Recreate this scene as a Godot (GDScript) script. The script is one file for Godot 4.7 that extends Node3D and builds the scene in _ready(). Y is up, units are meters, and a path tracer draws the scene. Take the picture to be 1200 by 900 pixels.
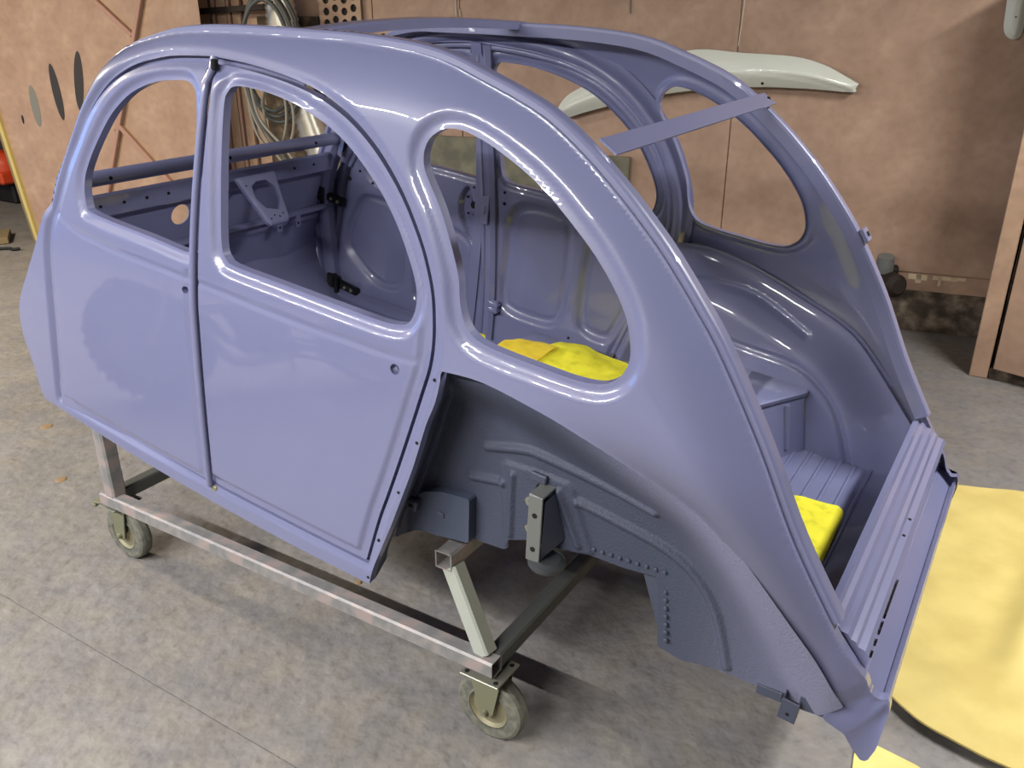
extends Node3D
# A stripped, freshly painted car body on a low trolley in a workshop. Car frame: x to the rear, y up from the sill, z to the near (left) side.
const CAR_AT := Vector3(0.0646, 0.526, 0.0)   # the shell sits nose-up by seven degrees on its trolley
const PITCH := -0.12217
const CAM_AT := Vector3(1.876, 1.753, 1.947)
var M := {}
var car: Node3D

func _ready():
	setup_view()
	make_materials()
	room()
	car = thing("car", "bare lavender car body shell without wheels, roof or glass, standing on a steel trolley", "car body", CAR_AT)
	car.rotation.z = PITCH
	curves()
	near_and_far_skins()
	far_inside()
	rails_and_bows()
	rear_end()
	front_end()
	housing_fittings()
	trolley()
	cloths()
	wall_things()
	floor_things()

# ---------------------------------------------------------------- camera, sky, lights, exposure
func setup_view():
	var cam := Camera3D.new(); cam.name = "camera"; add_child(cam)
	cam.position = CAM_AT
	cam.rotation_order = EULER_ORDER_YXZ
	cam.rotation = Vector3(-0.40843, 0.56082, -0.00326)
	cam.fov = rad_to_deg(2.0 * atan(450.0 / 1011.5)); cam.near = 0.05; cam.current = true
	var we := WorldEnvironment.new(); we.name = "world_environment"; add_child(we)
	var env := Environment.new(); we.environment = env
	env.background_mode = Environment.BG_SKY
	var sky := Sky.new(); env.sky = sky
	var sm := ProceduralSkyMaterial.new(); sky.sky_material = sm
	sm.sky_top_color = Color(0.25, 0.46, 0.92); sm.sky_horizon_color = Color(0.50, 0.68, 0.95)
	sm.ground_horizon_color = Color(0.5, 0.52, 0.55); sm.ground_bottom_color = Color(0.3, 0.3, 0.3); sm.sun_angle_max = 0.0
	env.background_energy_multiplier = 3.0
	env.tonemap_mode = Environment.TONE_MAPPER_LINEAR
	env.tonemap_exposure = 1.35
	env.sdfgi_enabled = true; env.ssao_enabled = true; env.ssil_enabled = true

# ---------------------------------------------------------------- small helpers
func tag(o: Node, label: String, category := "", group := "", kind := ""):
	if label: o.set_meta("label", label)
	if category: o.set_meta("category", category)
	if group: o.set_meta("group", group)
	if kind: o.set_meta("kind", kind)
	return o

var used := {}
func numbered(n: String, parent: Node) -> String:
	var key := str(parent.get_instance_id()) + n
	var k: int = used.get(key, 0)
	used[key] = k + 1
	return n if k == 0 else "%s_%03d" % [n, k]

func thing(called: String, label: String, category: String, at := Vector3.ZERO, group := "") -> Node3D:
	var o := Node3D.new(); o.name = numbered(called, self); add_child(o); o.position = at
	tag(o, label, category, group)
	return o

func part(called: String, mesh: Mesh, mat: Material, parent: Node = self, at := Vector3.ZERO) -> MeshInstance3D:
	var o := MeshInstance3D.new(); o.mesh = mesh; o.name = numbered(called, parent)
	o.material_override = mat; o.position = at
	parent.add_child(o, true)
	return o

func struct(called: String, mesh: Mesh, mat: Material, at := Vector3.ZERO) -> MeshInstance3D:
	var o := part(called, mesh, mat, self, at); o.set_meta("kind", "structure"); return o

func pv(a: Array) -> PackedVector2Array:
	var o := PackedVector2Array()
	for i in range(0, a.size(), 2): o.append(Vector2(a[i], a[i + 1]))
	return o

func cr(p: PackedVector2Array, closed := false, sub := 5) -> PackedVector2Array:   # Catmull-Rom; a doubled point makes a corner
	var o := PackedVector2Array(); var n := p.size()
	for i in (n if closed else n - 1):
		var a := p[(i - 1 + n) % n] if closed else p[maxi(i - 1, 0)]
		var b := p[i]; var c := p[(i + 1) % n]
		var d := p[(i + 2) % n] if closed else p[mini(i + 2, n - 1)]
		if b.distance_squared_to(c) < 1e-9: continue
		for k in sub: o.append(b.cubic_interpolate(c, a, d, float(k) / sub))
	if not closed: o.append(p[n - 1])
	return o

func ss(a: float, b: float, x: float) -> float:
	var t := clampf((x - a) / (b - a), 0.0, 1.0)
	return t * t * (3.0 - 2.0 * t)

func mesh_of(v: PackedVector3Array, n: PackedVector3Array, idx: PackedInt32Array, col := PackedColorArray(), uv := PackedVector2Array()) -> ArrayMesh:
	var a := []; a.resize(Mesh.ARRAY_MAX)
	a[Mesh.ARRAY_VERTEX] = v; a[Mesh.ARRAY_NORMAL] = n; a[Mesh.ARRAY_INDEX] = idx
	if col.size(): a[Mesh.ARRAY_COLOR] = col
	if uv.size(): a[Mesh.ARRAY_TEX_UV] = uv
	var m := ArrayMesh.new(); m.add_surface_from_arrays(Mesh.PRIMITIVE_TRIANGLES, a)
	return m

class Soup:   # collects loose polygons and sweeps into one mesh
	var v := PackedVector3Array(); var n := PackedVector3Array(); var i := PackedInt32Array()
	func poly(p: Array, out: Vector3) -> void:
		var nn := Vector3.ZERO
		for k in range(1, p.size() - 1): nn += (p[k + 1] - p[0]).cross(p[k] - p[0])
		var flip := nn.dot(out) < 0.0
		nn = nn.normalized() * (-1.0 if flip else 1.0)
		var s := v.size()
		for q in p: v.append(q); n.append(nn)
		for k in range(1, p.size() - 1): i.append_array([s, s + k + 1, s + k] if flip else [s, s + k, s + k + 1])
	func box(size: Vector3, at := Vector3.ZERO, ch := 0.004, turn := Basis.IDENTITY) -> void:
		var h := size / 2.0; ch = minf(ch, minf(h.x, minf(h.y, h.z)) * 0.45)
		var cn := func(s: Vector3, ax: int) -> Vector3:
			var q := Vector3(s.x * (h.x - ch), s.y * (h.y - ch), s.z * (h.z - ch)); q[ax] = s[ax] * h[ax]
			return at + turn * q
		for ax in 3:
			var b := (ax + 1) % 3; var c := (ax + 2) % 3
			for sg in [-1.0, 1.0]:
				var q := []
				for k in [[-1, -1], [1, -1], [1, 1], [-1, 1]]:
					var s := Vector3.ZERO; s[ax] = sg; s[b] = k[0]; s[c] = k[1]; q.append(cn.call(s, ax))
				var o := Vector3.ZERO; o[ax] = sg; poly(q, turn * o)
			for sb in [-1.0, 1.0]:
				for sc in [-1.0, 1.0]:
					var s0 := Vector3.ZERO; s0[b] = sb; s0[c] = sc; s0[ax] = -1
					var s1 := s0; s1[ax] = 1
					poly([cn.call(s0, b), cn.call(s1, b), cn.call(s1, c), cn.call(s0, c)], turn * (s0 + s1))
		for sx in [-1.0, 1.0]:
			for sy in [-1.0, 1.0]:
				for sz in [-1.0, 1.0]:
					var s := Vector3(sx, sy, sz); poly([cn.call(s, 0), cn.call(s, 1), cn.call(s, 2)], turn * s)
	# section: points (a, b) where a runs along T x U and b along U; clockwise sections face outwards
	func sweep(path: PackedVector3Array, ups, section: PackedVector2Array, closed_section := true, smooth := false, caps := true, scales := []) -> void:
		var np := path.size(); var ns := section.size(); var ne := ns if closed_section else ns - 1
		var ts := []; var us := []; var bs := []
		for k in np:
			var t := (path[mini(k + 1, np - 1)] - path[maxi(k - 1, 0)]).normalized()
			var u: Vector3 = ups if ups is Vector3 else ups[k]
			u = (u - t * u.dot(t)).normalized(); ts.append(t); us.append(u); bs.append(t.cross(u))
		var en := []   # section-edge normals
		for e in ne:
			var d := (section[(e + 1) % ns] - section[e]).normalized(); en.append(Vector2(-d.y, d.x))   # e x T in the (B, U) plane
		for e in ne:
			var n0: Vector2 = en[e]; var n1: Vector2 = en[e]
			if smooth:
				if closed_section or e > 0: n0 = (n0 + en[(e - 1 + ne) % ne]).normalized()
				if closed_section or e < ne - 1: n1 = (n1 + en[(e + 1) % ne]).normalized()
			var s := v.size()
			for k in np:
				var g: float = scales[k] if scales.size() else 1.0
				var a := section[e] * g; var b := section[(e + 1) % ns] * g
				v.append(path[k] + bs[k] * a.x + us[k] * a.y); n.append((bs[k] * n0.x + us[k] * n0.y).normalized())
				v.append(path[k] + bs[k] * b.x + us[k] * b.y); n.append((bs[k] * n1.x + us[k] * n1.y).normalized())
				if k > 0:
					var q := s + 2 * (k - 1)
					i.append_array([q, q + 2, q + 1, q + 1, q + 2, q + 3])
		if caps and closed_section:
			for k in [0, np - 1]:
				var g: float = scales[k] if scales.size() else 1.0
				var q := []
				for w in section: q.append(path[k] + bs[k] * w.x * g + us[k] * w.y * g)
				poly(q, -ts[k] if k == 0 else ts[k])
	func tube(path: PackedVector3Array, r: float, sides := 10, up := Vector3(0.13, 0.98, 0.11), scales := []) -> void:
		var c := PackedVector2Array()
		for k in sides: c.append(Vector2(cos(-TAU * k / sides), sin(-TAU * k / sides)) * r)
		sweep(path, up, c, true, true, true, scales)
	func lathe(profile: PackedVector2Array, at: Vector3, axis: Vector3, seg := 32, smooth := false) -> void:   # profile (radius, along axis)
		var turned := 0.0
		for e in profile.size() - 1: turned += (profile[e].x + profile[e + 1].x) * (profile[e + 1].y - profile[e].y)
		if turned < 0.0: profile = profile.duplicate(); profile.reverse()
		var a := axis.normalized(); var x := a.cross(Vector3(0.31, 0.2, 0.93)).normalized(); var y := a.cross(x)
		for e in profile.size() - 1:
			var p := profile[e]; var q := profile[e + 1]; var d := (q - p).normalized(); var m := Vector2(d.y, -d.x)
			var s := v.size()
			for k in seg + 1:
				var o := x * cos(TAU * k / seg) + y * sin(TAU * k / seg)
				for w in [p, q]:
					v.append(at + o * w.x + a * w.y); n.append((o * m.x + a * m.y).normalized())
				if k > 0:
					var c := s + 2 * (k - 1)
					i.append_array([c, c + 1, c + 2, c + 1, c + 3, c + 2])
	func done() -> ArrayMesh:
		var arr := []; arr.resize(Mesh.ARRAY_MAX); arr[Mesh.ARRAY_VERTEX] = v; arr[Mesh.ARRAY_NORMAL] = n; arr[Mesh.ARRAY_INDEX] = i
		var m := ArrayMesh.new(); m.add_surface_from_arrays(Mesh.PRIMITIVE_TRIANGLES, arr)
		return m

func box_mesh(size: Vector3, ch := 0.004) -> ArrayMesh:
	var s := Soup.new(); s.box(size, Vector3.ZERO, ch); return s.done()

func line3(a: Vector3, b: Vector3, n := 1) -> PackedVector3Array:
	var o := PackedVector3Array()
	for k in n + 1: o.append(a.lerp(b, float(k) / n))
	return o

func spline3(pts: Array, sub := 6) -> PackedVector3Array:
	var o := PackedVector3Array(); var n := pts.size()
	for i in n - 1:
		var a: Vector3 = pts[maxi(i - 1, 0)]; var b: Vector3 = pts[i]; var c: Vector3 = pts[i + 1]; var d: Vector3 = pts[mini(i + 2, n - 1)]
		for k in sub: o.append(b.cubic_interpolate(c, a, d, float(k) / sub))
	o.append(pts[n - 1])
	return o

# ---------------------------------------------------------------- height-field skins cut from a grid by signed distances
# curves: [polyline, closed, reach]. vf(x, y, d) > 0 inside; zf(x, y, d) height; cf colour.
func skin(lo: Vector2, hi: Vector2, h: float, fields: Array, vf: Callable, zf: Callable, flange := 0.0, cf = null) -> Dictionary:
	var nx := int((hi.x - lo.x) / h) + 2; var ny := int((hi.y - lo.y) / h) + 2; var nn := nx * ny; var nf := fields.size()
	var D := []
	for f in fields:
		var reach: float = f[2]; var a := PackedFloat32Array(); a.resize(nn); a.fill(reach * reach)
		var p: PackedVector2Array = f[0]; var np := p.size(); var closed: bool = f[1]
		for s in (np if closed else np - 1):
			var u := p[s]; var w := p[(s + 1) % np]; var e := w - u; var el := maxf(e.length_squared(), 1e-12)
			var i0 := maxi(0, int((minf(u.x, w.x) - reach - lo.x) / h)); var i1 := mini(nx - 1, int((maxf(u.x, w.x) + reach - lo.x) / h) + 1)
			var j0 := maxi(0, int((minf(u.y, w.y) - reach - lo.y) / h)); var j1 := mini(ny - 1, int((maxf(u.y, w.y) + reach - lo.y) / h) + 1)
			for j in range(j0, j1 + 1):
				var qy := lo.y + j * h - u.y
				for i in range(i0, i1 + 1):
					var qx := lo.x + i * h - u.x
					var t := clampf((qx * e.x + qy * e.y) / el, 0.0, 1.0)
					var dx := qx - e.x * t; var dy := qy - e.y * t; var dd := dx * dx + dy * dy
					var k := j * nx + i
					if dd < a[k]: a[k] = dd
		for k in nn: a[k] = sqrt(a[k])
		if closed:
			for j in ny:
				var y := lo.y + j * h + 1e-6; var xs := []
				for s in np:
					var u := p[s]; var w := p[(s + 1) % np]
					if (u.y > y) != (w.y > y): xs.append(u.x + (y - u.y) / (w.y - u.y) * (w.x - u.x))
				xs.sort()
				var c := 0
				for i in nx:
					var x := lo.x + i * h
					while c < xs.size() and xs[c] < x: c += 1
					if c % 2 == 0: a[j * nx + i] = -a[j * nx + i]
		D.append(a)
	var val := PackedFloat32Array(); val.resize(nn)
	var zz := PackedFloat32Array(); zz.resize(nn)
	var cc := PackedColorArray()
	if cf != null: cc.resize(nn)
	var d := PackedFloat32Array(); d.resize(nf)
	for j in ny:
		for i in nx:
			var k := j * nx + i
			for f in nf: d[f] = D[f][k]
			var x := lo.x + i * h; var y := lo.y + j * h
			var vv: float = vf.call(x, y, d); val[k] = vv
			if vv > -2.6 * h:
				zz[k] = zf.call(x, y, d)
				if cf != null: cc[k] = cf.call(x, y, d)
	var V := PackedVector3Array(); var N := PackedVector3Array(); var C := PackedColorArray(); var I := PackedInt32Array()
	var nid := PackedInt32Array(); nid.resize(nn); nid.fill(-1)
	var nn_ := PackedVector3Array(); nn_.resize(nn)
	for j in range(1, ny - 1):
		for i in range(1, nx - 1):
			var k := j * nx + i
			if val[k] > -1.5 * h:
				nn_[k] = Vector3((zz[k - 1] - zz[k + 1]) / (2.0 * h), (zz[k - nx] - zz[k + nx]) / (2.0 * h), 1.0).normalized()
				if val[k] > 0.0:
					nid[k] = V.size(); V.append(Vector3(lo.x + i * h, lo.y + j * h, zz[k])); N.append(nn_[k])
					if cf != null: C.append(cc[k])
	var eid := {}; var FV := PackedVector3Array(); var FN := PackedVector3Array(); var FI := PackedInt32Array(); var FC := PackedColorArray()
	for j in range(1, ny - 2):
		for i in range(1, nx - 2):
			var k0 := j * nx + i
			var ks := [k0, k0 + 1, k0 + nx + 1, k0 + nx]
			var ins := 0
			for q in 4: ins += 1 if val[ks[q]] > 0.0 else 0
			if ins == 0: continue
			if ins == 4:
				I.append_array([nid[k0], nid[ks[2]], nid[ks[1]], nid[k0], nid[ks[3]], nid[ks[2]]])
				continue
			var pg := PackedInt32Array(); var ed := PackedInt32Array()
			for q in 4:
				var ka: int = ks[q]; var kb: int = ks[(q + 1) % 4]
				if val[ka] > 0.0: pg.append(nid[ka])
				if (val[ka] > 0.0) != (val[kb] > 0.0):
					var key := mini(ka, kb) * 2 + (0 if absi(ka - kb) == 1 else 1)
					if not eid.has(key):
						var t := clampf(val[ka] / (val[ka] - val[kb]), 0.02, 0.98)
						var pa := Vector3(lo.x + (ka % nx) * h, lo.y + (ka / nx) * h, zz[ka]); var pb := Vector3(lo.x + (kb % nx) * h, lo.y + (kb / nx) * h, zz[kb])
						eid[key] = V.size(); V.append(pa.lerp(pb, t)); N.append(nn_[ka].lerp(nn_[kb], t).normalized())
						if cf != null: C.append(cc[ka].lerp(cc[kb], t))
					pg.append(eid[key]); ed.append(eid[key])
			for q in range(1, pg.size() - 1): I.append_array([pg[0], pg[q + 1], pg[q]])
			if flange > 0.0 and ed.size() == 2:
				var gr := Vector3(val[ks[1]] + val[ks[2]] - val[ks[0]] - val[ks[3]], val[ks[2]] + val[ks[3]] - val[ks[0]] - val[ks[1]], 0)
				var o := -gr.normalized(); var a := V[ed[0]]; var b := V[ed[1]]
				var s := FV.size(); var dz := Vector3(0, 0, -flange)
				FV.append_array([a, b, b + dz, a + dz])
				for q in 4: FN.append(o)
				if cf != null:
					for q in [0, 1, 1, 0]: FC.append(C[ed[q]])
				FI.append_array([s, s + 2, s + 1, s, s + 3, s + 2] if (b - a).cross(dz).dot(o) > 0.0 else [s, s + 1, s + 2, s, s + 2, s + 3])
	var off := V.size()
	V.append_array(FV); N.append_array(FN); C.append_array(FC)
	for q in FI: I.append(q + off)
	return {"v": V, "n": N, "c": C, "i": I}

func skin_mesh(s: Dictionary, side := 1.0, xf = null) -> ArrayMesh:
	var v: PackedVector3Array = s.v.duplicate(); var n: PackedVector3Array = s.n.duplicate(); var idx: PackedInt32Array = s.i.duplicate()
	if side < 0.0:
		for k in v.size(): v[k].z = -v[k].z; n[k].z = -n[k].z
		for k in range(0, idx.size(), 3):
			var t := idx[k]; idx[k] = idx[k + 1]; idx[k + 1] = t
	if xf != null:
		for k in v.size(): v[k] = xf * v[k]; n[k] = xf.basis * n[k]
	return mesh_of(v, n, idx, s.c)

# ---------------------------------------------------------------- materials
func std(col: Color, rough := 0.6, metal := 0.0) -> StandardMaterial3D:
	var m := StandardMaterial3D.new(); m.albedo_color = col; m.roughness = rough; m.metallic = metal; m.cull_mode = BaseMaterial3D.CULL_DISABLED
	return m

func noise_tex(freq: float, cols: Array, offs: Array, size := 512, seed_ := 1, oct := 5, type := FastNoiseLite.TYPE_SIMPLEX_SMOOTH) -> NoiseTexture2D:
	var n := FastNoiseLite.new(); n.seed = seed_; n.frequency = freq; n.fractal_octaves = oct; n.noise_type = type
	var t := NoiseTexture2D.new(); t.width = size; t.height = size; t.seamless = true; t.noise = n; t.generate_mipmaps = true
	var g := Gradient.new(); g.offsets = PackedFloat32Array(offs); g.colors = PackedColorArray(cols)
	t.color_ramp = g
	return t

func bump_tex(freq: float, strength: float, size := 512, seed_ := 1, oct := 5) -> NoiseTexture2D:
	var n := FastNoiseLite.new(); n.seed = seed_; n.frequency = freq; n.fractal_octaves = oct
	var t := NoiseTexture2D.new(); t.width = size; t.height = size; t.seamless = true; t.noise = n; t.as_normal_map = true; t.bump_strength = strength
	return t

func tri(m: StandardMaterial3D, scale: float, world := true):
	m.uv1_triplanar = true; m.uv1_world_triplanar = world; m.uv1_scale = Vector3.ONE * scale
	return m

func make_materials():
	var paint_c := Color(0.440, 0.453, 0.588)
	var p := std(paint_c, 0.42); p.clearcoat_enabled = true; p.clearcoat = 1.0; p.clearcoat_roughness = 0.035; p.metallic_specular = 0.5
	M.paint = p
	var pv_ := p.duplicate(); pv_.albedo_color = Color.WHITE; pv_.vertex_color_use_as_albedo = true; M.paint_v = pv_
	var u := std(Color.WHITE, 0.62); u.vertex_color_use_as_albedo = true; u.normal_enabled = true; u.normal_texture = bump_tex(0.09, 5.0, 512, 5, 3); u.normal_scale = 0.35
	u.metallic_specular = 0.45
	M.under = tri(u, 3.2, false)
	M.black = std(Color(0.03, 0.03, 0.035), 0.35)
	M.hole = std(Color(0.02, 0.02, 0.025), 0.9)
	var cage := std(Color.WHITE, 0.55, 0.25); cage.albedo_texture = noise_tex(0.012, [Color(0.50, 0.50, 0.50), Color(0.56, 0.55, 0.54), Color(0.63, 0.57, 0.56)], [0.25, 0.5, 0.75], 512, 8)
	M.tube = tri(cage, 2.0)
	M.tube_pink = tri(std(Color(0.66, 0.56, 0.54), 0.6), 2.0)
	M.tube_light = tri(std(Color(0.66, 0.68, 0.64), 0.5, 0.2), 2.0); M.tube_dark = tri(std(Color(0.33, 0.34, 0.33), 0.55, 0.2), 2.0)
	M.fork = std(Color(0.47, 0.47, 0.38), 0.5, 0.25); M.zinc_dark = std(Color(0.44, 0.45, 0.44), 0.45, 0.3); M.rubber_pale = std(Color(0.22, 0.23, 0.24), 0.45)
	M.under_plain = std(Color(0.24, 0.26, 0.325), 0.5)
	M.wood_pale = std(Color(0.75, 0.68, 0.42), 0.8)
	M.zinc = std(Color(0.55, 0.55, 0.5), 0.42, 0.55)
	var rub := std(Color.WHITE, 0.75); rub.albedo_texture = noise_tex(0.02, [Color(0.33, 0.34, 0.31), Color(0.40, 0.40, 0.36), Color(0.46, 0.45, 0.40)], [0.2, 0.5, 0.8], 256, 4)
	M.rubber = tri(rub, 6.0)
	M.hub = std(Color(0.5, 0.48, 0.38), 0.55, 0.2)
	# concrete floor
	var f := std(Color.WHITE, 0.62)
	f.albedo_texture = concrete()
	f.normal_enabled = true; f.normal_texture = bump_tex(0.03, 6.0, 1024, 21, 6); f.normal_scale = 0.35; f.metallic_specular = 0.35
	M.floor = tri(f, 0.42)
	# pink-primed sheet walls
	var w := std(Color.WHITE, 0.55)
	w.albedo_texture = noise_tex(0.006, [Color(0.62, 0.51, 0.43), Color(0.65, 0.535, 0.455), Color(0.67, 0.555, 0.47), Color(0.71, 0.60, 0.52)], [0.15, 0.42, 0.62, 0.9], 1024, 33, 6)
	w.detail_enabled = true; w.detail_blend_mode = BaseMaterial3D.BLEND_MODE_MUL
	w.detail_albedo = noise_tex(0.05, [Color(0.96, 0.955, 0.95), Color(1, 1, 1)], [0.25, 0.6], 512, 12, 4)
	M.wall = tri(w, 0.55)
	M.yellow2 = null
	var w2 := w.duplicate(); w2.albedo_color = Color(1.0, 1.0, 0.98); M.gate = w2
	M.gate_bar = std(Color(0.64, 0.50, 0.43), 0.55)
	var gr := std(Color.WHITE, 0.85); gr.albedo_texture = noise_tex(0.012, [Color(0.24, 0.20, 0.16), Color(0.34, 0.29, 0.24), Color(0.42, 0.37, 0.31), Color(0.54, 0.49, 0.42)], [0.25, 0.45, 0.62, 0.85], 512, 44, 6)
	M.grime = tri(gr, 1.4)
	var co := std(Color.WHITE, 0.85); co.albedo_texture = noise_tex(0.01, [Color(0.38, 0.38, 0.33), Color(0.43, 0.42, 0.36), Color(0.48, 0.47, 0.40)], [0.25, 0.5, 0.8], 512, 45, 5)
	M.board = tri(co, 1.2)
	var gd: StandardMaterial3D = gr.duplicate(); gd.albedo_color = Color(0.85, 0.82, 0.78); M.grime_dark = gd
	M.plaster = std(Color(0.80, 0.72, 0.60), 0.8)
	M.plain_wall = std(Color(0.42, 0.39, 0.36), 0.8)
	M.ceiling = std(Color(0.30, 0.29, 0.28), 0.85)
	M.dark = std(Color(0.06, 0.055, 0.05), 0.7)
	var ye := std(Color.WHITE, 0.85); ye.albedo_texture = noise_tex(0.018, [Color(0.82, 0.79, 0.16), Color(0.90, 0.87, 0.18), Color(0.93, 0.90, 0.22)], [0.15, 0.4, 0.8], 512, 61, 5); ye.backlight = Color(0.15, 0.14, 0.0)
	M.yellow = tri(ye, 1.6)
	var y2: StandardMaterial3D = ye.duplicate(); y2.albedo_color = Color(0.95, 0.86, 1.0); M.yellow2 = y2
	var yp := std(Color.WHITE, 0.7); yp.albedo_texture = noise_tex(0.008, [Color(0.80, 0.72, 0.42), Color(0.83, 0.755, 0.455), Color(0.86, 0.785, 0.48)], [0.2, 0.5, 0.8], 512, 62, 5)
	M.yellow_sheet = tri(yp, 0.9)
	var fe := std(Color(0.86, 0.88, 0.84), 0.35); fe.clearcoat_enabled = true; fe.clearcoat = 0.8; fe.clearcoat_roughness = 0.08; M.fender = fe
	M.foil = std(Color(0.80, 0.78, 0.72), 0.34, 0.55)
	M.hose = std(Color(0.30, 0.31, 0.30), 0.5); M.hose_pale = std(Color(0.55, 0.53, 0.48), 0.5)
	M.red = std(Color(0.33, 0.03, 0.03), 0.5); M.orange = std(Color(0.80, 0.27, 0.12), 0.5)
	M.wood = tri(std(Color(0.48, 0.42, 0.30), 0.8), 1.0)
	M.rust = std(Color(0.13, 0.09, 0.06), 0.7, 0.2)
	M.wire = std(Color(0.78, 0.74, 0.68), 0.6)
	M.brass = std(Color(0.45, 0.36, 0.16), 0.45, 0.5)
	M.leaf = std(Color(0.52, 0.43, 0.32), 0.9)

func concrete() -> ImageTexture:
	var sz := 1024
	var a := FastNoiseLite.new(); a.seed = 3; a.frequency = 0.006; a.fractal_octaves = 4
	var b := FastNoiseLite.new(); b.seed = 9; b.frequency = 0.05; b.fractal_octaves = 6; b.domain_warp_enabled = true; b.domain_warp_amplitude = 12.0
	var c := FastNoiseLite.new(); c.seed = 17; c.frequency = 0.012; c.fractal_octaves = 5
	var ia := a.get_seamless_image(sz, sz).get_data(); var ib := b.get_seamless_image(sz, sz).get_data(); var ic := c.get_seamless_image(sz, sz).get_data()
	var out := PackedByteArray(); out.resize(sz * sz * 3)
	for k in sz * sz:
		var u := ia[k] / 255.0; var w := ib[k] / 255.0; var q := ic[k] / 255.0
		var g := 120.0 + 14.0 * (u - 0.5) + 12.0 * (w - 0.5) + 8.0 * (q - 0.5)
		if w < 0.30: g -= (0.30 - w) * 40.0
		var warm := (q - 0.35) * 7.0
		out[k * 3] = clampi(int(g + 3.0 + warm * 0.8), 0, 255); out[k * 3 + 1] = clampi(int(g + warm * 0.35), 0, 255); out[k * 3 + 2] = clampi(int(g - warm * 0.9 - 2.0), 0, 255)
	var img := Image.create_from_data(sz, sz, false, Image.FORMAT_RGB8, out); img.generate_mipmaps()
	return ImageTexture.create_from_image(img)

# ---------------------------------------------------------------- the workshop
const WALL_AT := Vector3(1.246, 0, -3.405)
const WALL_TURN := 0.17453
var W := Transform3D(Basis(Vector3.UP, WALL_TURN), WALL_AT)   # u along the back wall, y up, n out of it

func wbox(called: String, lo: Vector3, hi: Vector3, mat: Material, parent: Node = null, ch := 0.003) -> MeshInstance3D:
	var s := Soup.new(); s.box(hi - lo, Vector3.ZERO, ch)
	var o: MeshInstance3D
	if parent == null: o = struct(called, s.done(), mat)
	else: o = part(called, s.done(), mat, parent)
	o.transform = W * Transform3D(Basis.IDENTITY, (lo + hi) / 2.0)
	if parent != null and parent != self: o.transform = parent.transform.affine_inverse() * o.transform
	return o

func room():
	var fl := Soup.new()
	fl.box(Vector3(22, 0.2, 20), Vector3(-2.5, -0.104, 0), 0.001)
	struct("floor", fl.done(), M.floor)
	var f := get_node("floor")
	for r in [[Vector3(-2.5, -0.002, -4.567), Vector3(22, 0.004, 10.866)], [Vector3(-2.5, -0.002, 5.435), Vector3(22, 0.004, 9.13)]]:
		var s := Soup.new(); s.box(r[1], Vector3.ZERO, 0.0015); part("floor_slab", s.done(), M.floor, f, r[0])
	# back wall of primed sheets, with a gap past its left end
	wbox("wall_back", Vector3(-6.6, 0, -0.2), Vector3(3.5, 3.5, 0), M.wall)
	var wb: MeshInstance3D = get_node("wall_back")
	for e in [[-4.5, -3.476], [-3.47, -2.843], [-2.837, -1.1], [-1.095, 0.9], [0.905, 3.5]]:
		wbox("wall_sheet", Vector3(e[0], 0.352, 0.0), Vector3(e[1], 3.45, 0.012), M.wall, wb)
	wbox("wall_plinth", Vector3(-1.6, 0, 0.0), Vector3(3.5, 0.245, 0.010), M.grime, wb)
	wbox("plaster_strip", Vector3(-1.6, 0.245, 0.0), Vector3(3.5, 0.34, 0.006), M.wall, wb)
	var pch: Material = M.plaster
	for e in [[0.0, 0.10, 0.31], [0.04, 0.07, 0.29], [0.13, 0.26, 0.318], [0.16, 0.175, 0.285], [0.22, 0.30, 0.325]]: wbox("plaster_patch", Vector3(e[0], e[2], 0.005), Vector3(e[1], 0.342, 0.008), pch, wb)
	wbox("wall_far", Vector3(-12, 0, -3.6), Vector3(-6.0, 3.5, -3.4), M.plain_wall)
	wbox("wall_far", Vector3(-6.6, 0, -3.4), Vector3(-6.4, 3.5, -0.2), M.plain_wall)
	wbox("wall_right", Vector3(3.5, 0, -0.2), Vector3(3.7, 3.5, 8.7), M.plain_wall)
	wbox("wall_front", Vector3(-10.0, 0, 8.5), Vector3(3.7, 3.5, 8.7), M.plain_wall)
	wbox("ceiling", Vector3(-12, 3.5, -3.6), Vector3(3.7, 3.65, 8.7), M.ceiling)
	# left wall with the big doorway that lets the daylight in
	wbox("wall_left", Vector3(-10.0, 0, 6.2), Vector3(-9.8, 3.5, 8.5), M.plain_wall)
	wbox("wall_left", Vector3(-10.0, 3.0, -3.4), Vector3(-9.8, 3.5, 6.2), M.plain_wall)
	wbox("wall_left", Vector3(-10.0, 0, -3.4), Vector3(-9.8, 3.0, 2.2), M.plain_wall)
	# ceiling tube lights
	var white := Color(1.0, 0.99, 0.98)
	tube_light(Vector3(-2.3, 3.0, 3.5), 0.0, 0.62, white, "white fluorescent tube light out beyond the car's nose on its near side")
	tube_light(Vector3(-0.75, 3.0, 3.5), 0.0, 0.62, white, "white fluorescent tube light out beside the near front door")
	tube_light(Vector3(0.8, 3.0, 3.5), 0.0, 0.62, white, "white fluorescent tube light out beside the near rear quarter")
	tube_light(Vector3(3.1, 3.1, -1.0), 1.35, 0.58, white, "white fluorescent tube light over the tail end of the car")
	tube_light(Vector3(-4.4, 3.1, 0.9), 0.0, 0.85, Color(1.0, 0.94, 0.82), "warm fluorescent tube light over the steel gate end of the workshop")

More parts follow.
